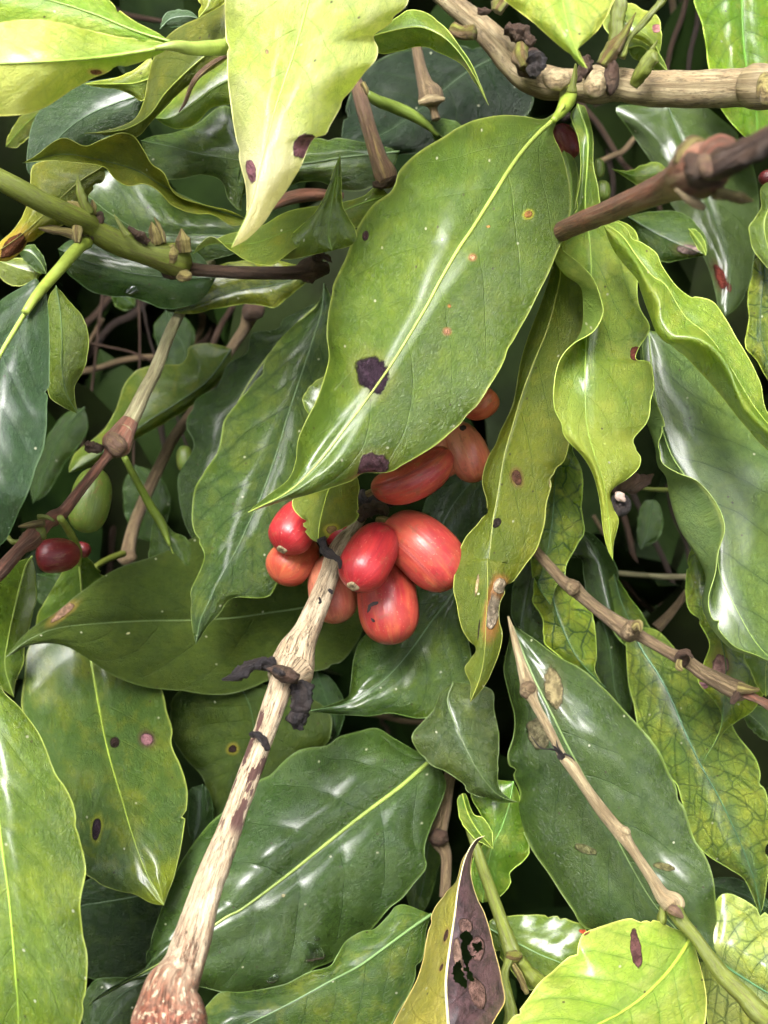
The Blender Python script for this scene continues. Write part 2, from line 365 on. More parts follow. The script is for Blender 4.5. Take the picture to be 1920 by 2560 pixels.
# ------------------------------------------------------------------ bark
def barkmat(name, c1, c2, c3, crack=.6, rough=.7, scale=1., bump=1., ends=None, blot=None):
    g = NT(name); met = g.uv('met'); ms = g.sep(met)
    ang = g.m('MULTIPLY', ms[1], 6.2832)
    vec = g.comb(g.m('MULTIPLY', ms[0], 1.), g.m('MULTIPLY', g.m('COSINE', ang), .6), g.m('MULTIPLY', g.m('SINE', ang), .6))
    lng = g.vadd(vec, (.8, 5., 5.), 'MULTIPLY')
    n1 = g.noise(vec, 1.6 * scale, 4, .6); n2 = g.noise(lng, 1.3 * scale, 4, .65, .3); n3 = g.noise(vec, 14, 3, .6)
    c = g.mix(g.mr(n1, .40, .60), c1, c2); c = g.mix(g.m('MULTIPLY', g.mr(n2, .52, .66), .8), c, c3)
    cr = g.mr(g.m('ABSOLUTE', g.m('ADD', n2, -.5)), .0, .03, 1, 0); cr = g.m('MULTIPLY', cr, g.mr(n1, .38, .52)); fib = g.noise(g.vadd(vec, (1.2, 22., 22.), 'MULTIPLY'), 2, 3, .7)
    c = g.mix(g.m('MULTIPLY', g.mr(fib, .45, .68), .5), c, tuple(x * .6 for x in c3))
    c = g.mix(g.m('MULTIPLY', cr, crack), c, tuple(x * .15 for x in c3))
    c = g.mix(g.m('MULTIPLY', g.mr(n3, .55, .7), .45), c, tuple(x * .4 for x in c2))
    c = g.mix(g.m('MULTIPLY', g.mr(g.noise(vec, 5, 5, .7), .54, .64), .55), c, tuple(.5 * x + .02 for x in c3))
    for (s0, s1, col, am) in (ends or ()):
        c = g.mix(g.m('MULTIPLY', g.m('MULTIPLY', g.mr(g.m('ADD', ms[0], g.m('MULTIPLY_ADD', n1, 1.6, -.8)), s0, s1), am), g.mr(g.noise(vec, 9, 4, .7), .62, .54, 0, 1)), c, g.mix(g.mr(n3, .4, .6), col, tuple(x * .4 for x in col)))
    if blot: c = g.mix(g.m('MULTIPLY', g.mr(n1, blot[0], blot[0] + .015), g.mr(g.m('ABSOLUTE', g.m('ADD', ms[0], -blot[1])), blot[2], blot[2] + .3, 1, 0)), c, blot[3])
    h = g.m('ADD', g.m('ADD', g.m('MULTIPLY', n2, .8), g.m('MULTIPLY', fib, .6)), g.m('ADD', g.m('MULTIPLY', n3, .35), g.m('MULTIPLY', cr, -.9)))
    g.t.links.new(g.principled(c, g.m('MULTIPLY_ADD', n1, .2, rough - .1), .4, g.bump(h, .8 * bump, .0005)), g.out.inputs[0])
    return g.mat
BK = dict(
 cream=barkmat('weathered_cream_bark', (.68,.56,.38), (.54,.42,.27), (.36,.23,.13), .9, .6, ends=[(7.3, 9.0, (.22,.06,.03), .95)], blot=(.56, 5.4, .8, (.10,.045,.035))),
 tan=barkmat('tan_bark', (.42,.34,.19), (.29,.21,.11), (.15,.11,.055), .65, .6, bump=.75),
 brown=barkmat('brown_bark', (.19,.13,.07), (.29,.21,.11), (.08,.04,.025), .7, .6),
 knob=barkmat('flaky_red_brown_bark', (.32,.11,.055), (.12,.05,.03), (.62,.50,.32), .8, .5, 2.2, 1.6),
 red=barkmat('reddish_bark', (.27,.105,.065), (.17,.075,.05), (.34,.22,.14), .5, .5),
 plum=barkmat('plum_brown_bark', (.15,.085,.065), (.22,.12,.085), (.38,.28,.10), .6, .6),
 grey=barkmat('pale_grey_green_bark', (.40,.37,.20), (.30,.26,.14), (.50,.46,.28), .4, .55),
 green=barkmat('green_stem_skin', (.13,.16,.025), (.18,.22,.03), (.10,.09,.025), .35, .38, bump=.5),
 gbrown=barkmat('green_brown_stem_skin', (.22,.24,.04), (.20,.13,.05), (.14,.08,.03), .4, .45),
 deep=barkmat('shade_darkened_dead_bark', (.035,.02,.012), (.05,.03,.02), (.015,.01,.008), .6, .8),  # deep: shade of the interior put into a darker dead bark
 umber=barkmat('umber_bark', (.09,.05,.03), (.06,.035,.025), (.14,.09,.06), .5, .5),
 dark=barkmat('dark_dead_bark', (.075,.04,.025), (.10,.06,.035), (.04,.02,.012), .6, .65),
 black=barkmat('black_shrivelled_skin', (.018,.014,.016), (.045,.032,.028), (.012,.01,.01), .3, .6),
 scale=barkmat('dry_bud_scale_skin', (.38,.32,.11), (.22,.16,.06), (.10,.06,.025), .4, .5),
)
def stem_geo(path, d, w, n=None, rough=.05, seed=0., sides=20, ridges=.05, rf=3.):
    pp = P(path) if isinstance(path, str) else path; n = n or int(max(24, len(pp) * 12))
    dd = spread(d, len(pp)); ww = np.asarray(w, float) if len(np.atleast_1d(w)) == len(pp) else np.interp(np.linspace(0, 1, len(pp)), np.linspace(0, 1, len(w)), w)
    pts, _ = catmull(np.c_[pp, dd, ww], n)
    rad = pts[:, 3] / 2 * k_ * pts[:, 2] / F / 100
    return tube_mesh(world(pts[:, :3]), rad, sides, rough, seed, rf, True, ridges), pts
def lump(name, c, d, rx, ry, ang, mat, parent, seed=0., rough=.25, rz=None):
    """irregular knob at pixel c with half-sizes rx, ry (crop px) turned by ang degrees"""
    c = P(c)[0] if isinstance(c, str) else c; n, m_ = 16, 18
    ph = np.linspace(0, np.pi, n)[:, None]; th = np.linspace(0, 2 * np.pi, m_, endpoint=False)[None]
    x = np.cos(ph) + 0 * th; y = np.sin(ph) * np.cos(th); z = np.sin(ph) * np.sin(th)
    r = 1 + rough * (fbm(x * 2 + 5, y * 2 + z * 1.7 + 7, seed, 3) + .6 * fbm(z * 3 + 11, x * 3 + y + 2, seed + 2, 3))
    a = math.radians(ang); X = x * r * rx; Y = y * r * ry; Z = z * r * (rz or min(rx, ry))
    px = c[0] + (X * math.cos(a) - Y * math.sin(a)) * k_; py = c[1] + (X * math.sin(a) + Y * math.cos(a)) * k_
    dz = d + Z * k_ * d / F
    W = world(np.stack([px, py, dz], -1)).reshape(-1, 3)
    uv = np.stack([(X * .01).ravel(), (th / 6.283 + 0 * ph).ravel()], 1)
    return mesh_obj(name, W, grid_faces(n, m_, True), mat, parent, dict(met=uv))
def spike(name, path, d, w, mat, parent, seed=0., rough=.3, n=22):
    if mat in (BK['black'], BK['dark']): n, rough = 70, .75
    (v, f, uv), _ = stem_geo(path, d, w, n, rough, seed, 18, .5, 9.)
    return mesh_obj(name, v, f, mat, parent, dict(met=uv))
def twig(label, path, d, w, mat='brown', nodes=(), bits=(), name='twig', cat='twig', rough=.05, group=None, seed=None, mid='stem'):
    (v, f, uv), pts = stem_geo(path, d, w, None, rough, seed or len(bpy.data.objects) * .37)
    r = thing(name, label, cat, world(pts[-1, :3]), group)
    mesh_obj(mid, v, f, BK[mat], r, dict(met=uv))
    for i, (c, dd, rx, ry, a, m_) in enumerate(nodes): lump('node', c, dd, rx, ry, a, BK[m_], r, i + seed_() , .22)
    for (nm, pa, dd, ww, m_) in bits: spike(nm, pa, dd, ww, BK[m_], r, seed_())
    return r
_s = [0.]
def seed_(): _s[0] += 1.91; return _s[0]
# ------------------------------------------------------------------ fruit
def fruitmat(name, c1, c2, c3, amt=.5, patch=None):
    g = NT(name); met = g.uv('met'); ms = g.sep(met); ang = g.m('MULTIPLY', ms[1], 6.2832)
    vec = g.comb(ms[0], g.m('MULTIPLY', g.m('COSINE', ang), .5), g.m('MULTIPLY', g.m('SINE', ang), .5))
    st = g.vadd(vec, (.7, 3.6, 3.6), 'MULTIPLY')
    n1 = g.noise(vec, 1.1, 3, .55); n2 = g.noise(st, 2.6, 3, .6); n3 = g.noise(vec, 30, 2); n4 = g.noise(vec, 7, 4, .7, .6)
    c = g.mix(g.mr(n1, .36, .62), c1, c2); c = g.mix(g.m('MULTIPLY', g.mr(n2, .40, .70), amt), c, c3)
    c = g.mix(g.m('MULTIPLY', g.mr(n4, .56, .62), .5), c, (.22, .10, .045))
    c = g.mix(g.m('MULTIPLY', g.mr(g.noise(vec, 3.2, 4, .65), .45, .62), .5), c, tuple(x * .6 for x in c2))
    c = g.mix(g.m('MULTIPLY', g.mr(n3, .66, .72), .4), c, (.65, .35, .22))
    if patch: 
        dd = g.m('ADD', g.m('ABSOLUTE', g.m('ADD', ms[0], -patch[0])), g.m('MULTIPLY', g.m('ABSOLUTE', g.m('ADD', ms[1], -patch[1])), patch[2]))
        c = g.mix(g.mr(g.m('ADD', dd, g.m('MULTIPLY_ADD', n4, .12, -.06)), .10, .13, .85, 0), c, (.42, .17, .06))
    h = g.m('ADD', g.m('MULTIPLY', n2, .5), g.m('MULTIPLY', n3, .12))
    g.t.links.new(g.principled(c, g.m('MULTIPLY_ADD', n4, .24, .27), .5, g.bump(h, .6, .0004), .05, .15, .1, (1, .25, .1)), g.out.inputs[0])
    return g.mat
FM = dict(
 red=fruitmat('red_cherry_skin', (.33,.010,.022), (.42,.028,.03), (.15,.005,.015), .55),
 salmon=fruitmat('salmon_cherry_skin', (.54,.13,.055), (.46,.06,.04), (.50,.22,.07), .5),
 coral=fruitmat('coral_cherry_skin', (.48,.07,.042), (.36,.028,.034), (.50,.15,.055), .5),
 pink=fruitmat('dusty_pink_cherry_skin', (.58,.20,.12), (.50,.11,.07), (.58,.28,.13), .5),
 bean=fruitmat('crimson_orange_cherry_skin', (.46,.055,.03), (.27,.014,.026), (.46,.13,.045), .5),
 dark=fruitmat('dark_red_cherry_skin', (.10,.006,.01), (.15,.012,.015), (.06,.003,.006), .6),
 green=fruitmat('green_cherry_skin', (.10,.15,.02), (.14,.20,.03), (.07,.12,.02), .5))
def cherry(label, path, d, w, mat, calyx=True, stalk=None, prof=2.3, group=None, marks=(), sq=.93):
    pp = P(path); pts, ln = catmull(np.c_[pp, spread(d, len(pp))], 46)
    # denser samples at both ends
    t = (1 - np.cos(np.linspace(0, np.pi, 46))) / 2; i = t * 45
    pts = np.stack([np.interp(i, np.arange(46), pts[:, j]) for j in range(3)], 1)
    x = 2 * t - 1; r = np.maximum(1 - np.abs(x)**prof, 0)**.5; r *= 1 + .05 * x
    r = np.maximum(r, .02); rad = r * w / 2 * k_ * pts[:, 2] / F / 100
    v, f, uv = tube_mesh(world(pts), rad, 40, .012, seed_(), 1.2, True, .02)
    root = thing('coffee_cherry', label, 'coffee cherry', world(pts[23]), group)
    mesh_obj('fruit', v, f, FM[mat], root, dict(met=uv))
    Wp = world(pts)
    def frame(a, b):
        t_ = Wp[a] - Wp[b]; return t_ / np.linalg.norm(t_)
    if calyx:   # ring scar and dark button at the flower end
        ax = frame(-1, -8); up = np.cross(ax, [0.1, .9, .3]); up /= np.linalg.norm(up); b2 = np.cross(ax, up)
        R0 = w * k_ * pts[-1, 2] / F / 100; pr = [(.0, .012), (.03, .018), (.055, .03), (.085, .034), (.115, .02), (.125, -.02)]
        th = np.linspace(0, 6.2832, 24, endpoint=False)
        vv = np.array([[Wp[-1] + ax * R0 * (h + (.004 * math.sin(5 * a))) + R0 * rr * (1 + .09 * math.sin(4 * a + 1)) * (math.cos(a) * up + math.sin(a) * b2) for a in th] for rr, h in pr]).reshape(-1, 3)
        mesh_obj('calyx', vv, grid_faces(len(pr), 24, True), BK['tan'], root, dict(met=np.stack([np.repeat(np.arange(6) * .05, 24), np.tile(th / 6.28, 6)], 1)))
    if stalk:
        (v, f, uv), _ = stem_geo(stalk[0], stalk[1], stalk[2], 20, .06, seed_(), 12); mesh_obj('stalk', v, f, BK['scale'], root, dict(met=uv))
    for (c, dd, rx, ry, a) in marks: lump('dark_fleck', c, dd, rx, ry, a, BK['black'], root, seed_(), .35, 3)
    return root
#DATA
PL = (.13, .055, .075); BRN = (.12, .05, .03); TAN = (.42, .28, .15); BLK = (.028, .016, .024); ORG = (.40, .19, .06)
YR = (.55, .52, .05)
GL = 'leaves crowding the coffee shrub'
# ---- top row
leaf('broad yellow leaf with green midrib lying across the top left corner', 'A 905,238 700,272 500,300 250,318 0,330 -250,345 -450,360', (15.2, 15, 14.6, 14.6, 15),
     'A 760,205 600,188 430,150 300,118 160,104 0,122 -200,180', 'A 780,300 640,350 480,405 380,460 260,540 150,585 20,600 -120,585 -300,500',
     'yellow', .3, .5, spots=[('A 500,372', 36, 14, 8, (.30,.12,.06), (.5,.35,.12))], vein=(.34,.48,.07), vw=24, pet=('A 1240,238 1120,248 1000,252 905,238 800,250', (17.6, 16.3, 15.4, 15.1, 15), (.34,.44,.09)), petw=(84, 80, 72, 56, 22), cend=(.25, .8, (.70,.74,.18)), rip=.1)
leaf('yellow-green upper leaf half standing behind the broad yellow leaf, cut by the top edge', 'A 880,215 700,160 480,70 250,0 0,-50 -200,-60', (15.6, 15.7, 15.8),
     'A 830,180 700,110 600,38 520,-30 300,-150 0,-250', 'A 780,235 600,215 400,210 150,210 -100,150', 'yellow', .4, .2, vein=(.24,.38,.05), vw=16, c1=(.38,.52,.05), coat=.2)
leaf('long pale yellow leaf hanging from the top edge with two plum dead patches', 'B 520,-420 480,-200 430,30 370,250 310,430 250,620 195,850 140,1060 38,1285', (16.2, 15.7, 15.3, 15.1, 15.1),
     'B 250,-380 60,-250 10,-50 8,100 15,250 20,400 40,550 60,700 85,850 112,950 118,1060 112,1140 70,1215', 'B 760,-330 930,-180 960,-30 930,60 850,130 778,185 800,250 788,310 735,370 675,450 600,560 548,650 525,695 460,722 412,830 385,890 325,985 262,1070 205,1155 120,1240',
     'pale', .9, .7, spots=[('B 412,735', 56, 78, 15, (.20,.085,.10), None), ('B 140,880', 34, 62, -10, (.20,.085,.10), None), ('B 225,275', 10, 12, 0, (.35,.25,.12), None)], vein=(.45,.56,.10), vw=20, k=2.6, N=8, cend=(.45, .85, (.78,.75,.42)), rip=.12, bl=.3, br=.25)
leaf('narrow curled green leaf arching right beside the pale hanging leaf', 'B 700,210 850,165 1000,140 1110,175 1200,250 1290,380 1372,545', (17.6, 17.4, 17.2, 17.2),
     'B 780,170 830,140 900,85 965,52 1050,68 1130,130 1200,210 1272,315 1330,440', 'B 800,275 900,268 1010,242 1100,262 1180,300 1250,352 1310,440', 'lime', .25, .5, c1=(.26,.36,.025), vein=(.3,.38,.05), vw=9, q=.01)
leaf('bright yellow leaf with pointed tip hanging over the mossy branch at the top', 'C 560,-380 575,-150 590,-20 620,120 650,220 682,300 720,352', (15.6, 15.1, 14.7, 14.4),
     'C 330,-300 180,-150 272,-20 370,60 460,130 560,222 640,290 690,342', 'C 800,-300 960,-150 868,-10 820,90 765,165 692,234 668,240 690,290', 'yellow', .6, .4, vein=(.5,.62,.08), vw=10, c2=(.6,.74,.05))
leaf('vivid green leaf coloured as if backlit in the top right corner behind the branch', 'C 1530,-200 1525,50 1535,250 1560,420 1600,600 1600,760', (20.4, 20.4, 20.6),
     'C 1350,-150 1275,-20 1318,120 1340,250 1360,370 1395,510 1450,610 1530,700', 'C 1720,-150 1850,50 1900,300 1850,520 1720,700', 'lime', .2, .2, c1=(.26,.50,.012), c2=(.18,.42,.01), trn=.5, vein=(.12,.30,.02), vw=20, vs=.6)  # backlight put into the brighter, more saturated greens
leaf('pale curled leaf with pink spot behind the green buds at the top', 'C 830,40 900,90 980,150 1050,200 1095,275', (19.6, 19.4, 19.4), 'C 800,110 830,170 880,200 980,200 1060,250', 'C 950,20 1010,50 1085,85 1103,150 1105,230',
     'lime', .2, .3, c1=(.42,.55,.08), spots=[('C 1082,150', 22, 26, 0, (.5,.2,.2), None)], vein='yel', vw=8)
leaf('small green leaf edge curling below the pink-spotted leaf', 'C 930,250 1000,240 1060,290 1140,372', (20, 19.9), 'C 940,200 1010,215 1075,260 1120,320', 'C 960,300 1030,330 1090,370', 'lime', .2, .2, vein='yel', vw=7)
# ---- the leaf in the middle
leaf('large glossy leaf in the centre with two black-plum dead patches', 'C 600,545 545,620 470,690 385,785 310,890 230,1020 130,1180 55,1290 E 1120,45 1060,160 960,330 860,490 740,660 620,820 480,1000 330,1140 125,1246', (18.9, 17.9, 17.2, 16.7, 16.3, 16.0, 15.6),
     'C 500,618 400,605 280,597 150,622 50,665 B 1150,705 1040,770 960,830 905,890 888,950 860,1000 785,1058 722,1138 682,1208 640,1320 592,1420 566,1480 E 562,110 542,220 535,330 545,440 520,550 480,670 420,780 382,880 375,975 335,1075 240,1150 160,1212',
     'C 555,650 545,700 590,800 625,930 635,1080 610,1190 560,1320 500,1460 430,1595 E 1510,330 1440,480 1380,590 1280,740 1180,830 1090,900 1000,955 920,1000 868,1030 780,1050 690,1078 600,1105 450,1150 330,1182 230,1212',
     'green', 1.5, .55, coat=1, coatr=.3, bl=.3, br=.15, N=8, k=1.9, rip=.1, rf=3, und=.22,
     spots=[('E 768,535', 98, 92, 35, BLK, (.16,.19,.03)), ('E 775,1003', 96, 66, -12, (.10,.05,.06), (.17,.20,.03)), ('C 420,1120', 20, 18, 0, ORG, YR), ('C 215,1170', 12, 7, 0, ORG, None),
            ('C 125,1330', 16, 15, 0, (.5,.26,.14), ORG), ('E 1165,180', 10, 10, 0, ORG, None), ('E 1155,315', 17, 15, 0, (.5,.26,.14), ORG), ('B 733,1222', 20, 26, 20, (.05,.02,.03), None)],
     pet=('C 625,480 615,530 590,575 545,625', (19.7, 19.4, 19.0, 18.6), (.30,.40,.05)), petw=(95, 80, 58, 34), vein=(.42,.53,.10), vw=26)
# ---- right side
leaf('twisting lime leaf with pale rolled edge hanging right of the central leaf', 'C 672,540 722,700 722,850 712,1000 715,1120 735,1260 F 742,20 725,250 712,450 712,650 725,820 770,980 810,1110 832,1280 855,1496', (19.6, 19.2, 18.6, 18, 17.6, 17.4, 17.4, 17.5),
     'C 640,600 676,720 690,850 678,980 650,1090 610,1200 590,1290 680,1365 755,1450 798,1570 F 800,225 755,308 650,375 580,465 550,600 556,740 602,850 700,960 752,1045 788,1180 802,1320 822,1420',
     'C 712,560 752,700 752,850 775,960 790,1060 850,1130 940,1170 985,1250 F 980,100 1000,200 1038,262 1042,312 985,400 972,455 1045,472 1068,570 1060,680 1028,780 960,872 1002,945 992,1010 930,1070 850,1135 862,1230 885,1290 862,1390 856,1440',
     'lime', (-.1, -.3, -.6, -.5, -.2, .1, .1), .4, Lx=('C 640,600 680,720 695,850 688,980 665,1090 600,1210 548,1320 600,1420 F 690,80 705,200 690,300 650,400 620,500 620,640 640,780 690,900 760,1010 800,1180 815,1320 835,1420', (0, .2, .4, .3, .0, -.1, .1)),
     vein=(.30,.44,.06), vw=12, cend=(.5, .95, (.42,.48,.06)), spots=[('F 990,430', 30, 40, 0, (.16,.04,.03), None)], rip=.05, N=10)
leaf('yellow-green leaf rolling along the right edge, underside showing below', 'C 800,1150 900,1220 980,1330 1060,1430 F 1130,70 1230,230 1350,330 1450,470 1540,620 1620,740 1800,950', (17.6, 17.2, 17, 16.8, 16.6, 16.6),
     'C 870,1150 930,1190 950,1235 1010,1260 1080,1310 1112,1385 1180,1480 1260,1540 F 1290,130 1370,155 1430,230 1500,350 1560,450 1620,580 1652,720 1760,850',
     'C 860,1300 980,1450 F 1000,100 1080,300 1150,372 1260,465 1400,625 1550,812 1659,925 1780,1000', 'lime', .3, (.5, .6, .8, .9), Rx=('C 820,1190 900,1270 960,1350 1030,1480 1080,1575 F 1084,250 1102,300 1150,352 1215,352 1300,368 1385,425 1450,520 1492,625 1540,720 1600,785 1790,960', (-.1, -.3, -.4, -.3)),
     vein='yel', vw=6, c1=(.34,.48,.06), c2=(.28,.44,.04), rip=.03, N=8)
leaf('wide glossy pale-sheened leaf with rolled yellow left edge at the right', 'F 1040,300 1055,480 1090,720 1150,930 1250,1090 1345,1240 1400,1400 J 1405,260 1480,430 1600,640 1760,800', (19.2, 18.8, 18.4, 18, 17.6, 17.4),
     'F 1010,400 1050,600 1122,790 1090,890 1108,985 1200,1043 1300,1090 1390,1200 1434,1330 1402,1450 J 1385,280 1350,420 1385,540 1480,650 1600,700 1720,760',
     'F 1150,340 1300,500 1500,720 1700,900 1850,1200 J 1900,200 1930,500 1880,750', 'mid', (-.2, -.5, -.7, -.5, -.3), (.3, .6, .6), Lx=('F 1000,400 1010,600 1028,770 1076,905 1088,1000 1130,1065 1152,1180 1200,1330 1290,1475 1335,1580 J 1322,400 1338,480 1400,585 1490,668 1600,708 1720,780', (.1, .2, .1, -.1)),
     und=.3, coat=1, coatr=.3, c1=(.11,.21,.05), c2=(.14,.25,.045), vein=(.28,.42,.08), vw=9, N=7, k=2, rough=.34, bump=.8, ce=(.5,.58,.1))  # main greens raised paler, part of the whitish sheen put into the colour
leaf('slender olive leaf with brown scars hanging between the cherries and the lime leaf', 'C 600,1200 585,1330 F 575,60 520,280 440,480 388,620 340,780 292,950 258,1150 232,1300 212,1500 J 205,200 205,350 196,560 188,700 165,820 115,945', (19.2, 19, 18.6, 18.2, 17.9, 17.8),
     'C 570,1240 540,1380 F 530,20 488,150 420,330 372,500 340,680 272,830 212,950 180,1080 204,1200 168,1285 90,1385 42,1520 28,1640 J 42,420 72,560 124,655 116,720 86,770 118,850 116,910',
     'C 640,1240 700,1400 F 700,80 720,250 700,450 680,650 630,880 600,980 558,1020 538,1100 510,1200 500,1300 458,1430 J 398,230 330,335 272,425 264,520 280,590 268,680 228,785 188,860 140,920', 'olive', .35, .5,
     spots=[('F 355,1065', 24, 40, -15, (.09,.04,.025), (.18,.10,.03)), ('F 252,1295', 22, 30, 35, (.02,.015,.012), None), ('F 525,1070', 10, 48, 20, (.40,.33,.16), None), ('J 235,470', 32, 118, 10, (.30,.24,.17), (.45,.17,.05)), ('J 275,335', 34, 46, 30, (.46,.36,.24), (.45,.2,.06)),
            ('J 150,335', 9, 60, 8, (.33,.25,.13), None), ('J 160,560', 4, 60, 5, (.04,.03,.02), None)], vein=(.33,.36,.06), vw=9, N=9, rip=.05, c1=(.17,.22,.015), cy=(.30,.33,.03))
leaf('dark-veined green leaf behind the slender olive leaf', 'F 620,700 585,900 555,1080 545,1250 520,1420 485,1560 J 470,340 532,442', (20, 19.8, 19.7), 'F 520,800 470,1000 440,1300 430,1480 440,1590 J 442,290 480,370', 'F 660,820 645,920 682,1000 697,1100 690,1240 705,1340 665,1420 612,1520 600,1590 J 560,340', 'net', .3, .3, vein=(.05,.13,.03), vw=12, N=10, c1=(.2,.33,.03))
leaf('dark-veined yellow-green leaf with curved tip above the brown-blotched dark leaf', 'J 520,250 540,390 570,500 610,600 660,700 735,790 820,870', (20.3, 20, 19.8), 'J 450,300 445,380 442,430 490,505 500,600 505,645 565,695 640,762 700,812 760,852', 'J 600,290 700,420 745,485 765,600 770,700 762,780 795,845', 'net', .35, .3, vein=(.05,.14,.04), vw=12, N=7)
leaf('dark glossy curled leaf with bluish sheen behind the slanting right twig', 'J 690,60 760,160 800,280 830,400 850,520', (21.2, 21, 20.8), 'J 640,120 610,190 690,200 700,280 730,400 780,480', 'J 740,70 800,120 855,205 882,275 870,380 870,470', 'dark', .3, .5, vein='dark', vw=7)
leaf('dark-veined leaf with thin tip passing under the slanting right twig', 'J 860,280 890,400 940,520 1000,620 1070,700 1145,808', (21, 20.8, 20.4), 'J 820,350 830,500 880,610 960,682 1040,752', 'J 890,325 945,405 1005,485 1062,590 1105,690', 'netd', .3, .3, vein=(.05,.12,.03), vw=9, N=7)
leaf('tall dark-veined pale-sheened leaf at the lower right', 'J 950,560 1010,680 1090,800 1160,935 1230,1100 1310,1270 1400,1430 M 1480,640 1560,830 1598,950 1621,1087', (20.6, 20, 19.6, 19.4, 19.2),
     'J 925,620 928,750 938,860 970,985 990,1085 1050,1180 1100,1240 1150,1330 M 1190,430 1240,600 1290,720 1345,782 1440,842 1530,900 1572,975 1606,1060',
     'J 1080,570 1190,680 1330,830 1440,1000 1500,1115 1590,1230 1630,1350 1659,1480 M 1668,640 1664,780 1655,900 1640,1010', 'net', .4, .6, coat=1, coatr=.4, c1=(.24,.37,.05), c2=(.16,.30,.04), vein=(.06,.15,.06), vw=14, N=11, bump=.9, net=.7, rip=.06)
leaf('big dark leaf with tan lichen blotches behind the lower right twig', 'J 335,550 385,680 450,830 540,1010 630,1190 740,1390 M 870,690 960,860 1050,1010 1130,1110 1250,1230 1380,1330', (19.6, 19, 18.8, 18.6, 18.4),
     'J 318,620 290,760 310,880 345,1010 340,1120 310,1225 332,1310 376,1415 355,1510 M 400,680 442,765 520,870 590,980 650,1070 680,1130 740,1190 900,1290 1150,1350',
     'J 360,560 450,620 560,700 700,780 800,870 900,970 1000,1080 1090,1200 1140,1310 M 1182,430 1232,560 1272,690 1332,790 1372,900 1386,1000 1396,1180 1392,1270', 'dark', .8, .35, und=.34, coat=1, coatr=.27, c1=(.035,.08,.016), c2=(.05,.10,.018), ce=(.30,.40,.08),
     spots=[('J 545,870', 52, 110, -12, (.22,.18,.09), (.08,.10,.03)), ('J 465,1110', 55, 90, -20, (.17,.15,.08), (.06,.10,.03)), ('M 720,760', 60, 22, 20, (.12,.12,.05), None), ('M 1130,850', 60, 20, 10, (.13,.12,.05), None)], vein=(.18,.27,.08), vw=14, bl=.3, br=.3, N=8, rip=.1, rf=3)
leaf('bright yellow leaf with plum sliver patch at the bottom right', 'M 1268,1185 1215,1285 1130,1400 1020,1510 900,1598 780,1660 560,1770 300,1900', (17.4, 16.6, 16, 15.4, 15),
     'M 1235,1182 1165,1162 1085,1126 960,1112 860,1130 760,1168 700,1200 650,1290 560,1370 480,1442 400,1550 340,1622 280,1700 220,1800', 'M 1280,1260 1310,1370 1335,1480 1342,1560 1330,1670 1290,1800 900,1950 500,1980', 'yellow', .5, .5,
     spots=[('M 975,1272', 98, 30, 66, (.11,.05,.045), None), ('M 705,1190', 22, 14, -20, (.22,.08,.03), None)], vein=(.42,.56,.06), vw=22, N=8, k=2.1, rip=.1)
leaf('pale netted leaf cut by the right edge behind the yellow leaf', 'M 1300,1280 1400,1335 1500,1400 1620,1475 1760,1560 1950,1660', (18.6, 18.4, 18.2), 'M 1340,1150 1400,1010 1450,985 1520,1010 1600,1062 1680,1120 1850,1350', 'M 1330,1450 1335,1600 1400,1750 1600,1820 1850,1780', 'net', .4, .4, c1=(.40,.50,.14), c2=(.26,.44,.05), vein=(.08,.2,.08), vw=16, net=.6)
# ---- left side
leaf('blue-green glossy leaf with pale midrib hanging at the left edge', 'A 215,1490 D 150,180 70,310 0,430 -80,600 -150,850 -160,1150 -110,1520', (16.4, 15.8, 15.4, 15.2, 15.6), 'D 185,35 100,88 0,150 -140,240 -320,500 -380,900 -300,1300', 'D 236,80 246,180 256,350 256,500 246,700 226,900 182,1020 140,1150 90,1260 42,1368 0,1420 -50,1480', 'teal', .4, .3,
     pet=('A 450,1255 400,1290 330,1370 260,1450 200,1520 130,1620', (18, 17.6, 17, 16.7, 16.3, 16), (.30,.38,.06)), petw=(70, 66, 62, 60, 52, 40), vein=(.34,.44,.08), vw=30, c1=(.03,.085,.03), bump=.8, k=2.4, und=.3, coat=1, coatr=.3)
leaf('glossy light green leaf with pointed tip behind the blue-green left leaf', 'D 290,70 312,200 322,350 322,500 345,630 402,735', (17.6, 17.6, 17.8), 'D 250,150 240,350 245,550 262,650 330,700', 'D 350,140 430,240 462,340 450,450 420,530 388,590 386,650', 'green', .3, .3, vein=(.09,.16,.04), vw=9, c1=(.15,.24,.03))
leaf('backlit green leaf with wavy rim behind the pale grey twig', 'D 1200,400 1080,560 930,670 770,770 600,890 355,1040', (23.4, 23, 22.6), 'D 1150,382 1060,370 985,388 972,440 938,480 850,482 760,496 700,520 640,590 600,720 520,840 400,930 365,990', 'D 1190,500 1110,590 1000,690 900,752 800,812 700,870 560,950 430,1020', 'olive', .3, .3, c1=(.10,.18,.015), c2=(.08,.15,.015), vein='dark', vw=10, net=.3)
leaf('dark veined leaf with wavy yellow-green edge in the centre left', 'E 520,60 D 1660,230 1560,540 1500,720 1430,950 1350,1170 1290,1300 1220,1450 1140,1590 H 1090,410 1040,520 1015,645', (21.4, 20.8, 20.4, 20, 19.6, 19.4),
     'D 1640,180 1500,300 1390,430 1330,560 1250,660 1170,760 1150,850 1130,930 1060,1040 1012,1130 995,1280 1020,1380 1060,1468 1032,1560 H 985,380 990,480 1000,580',
     'D 1740,200 1780,450 1780,700 1740,950 1700,1150 1640,1300 1560,1450 H 1500,230 1430,335 1400,390 1335,405 1230,400 1180,422 1140,482 1080,545 1040,605', 'netd', .35, .4, c1=(.075,.14,.02), c2=(.05,.11,.018), cy=(.14,.2,.02), vein=(.10,.17,.06), vw=10, N=11, net=.4, rip=.1, rf=6, ce=(.28,.36,.05))
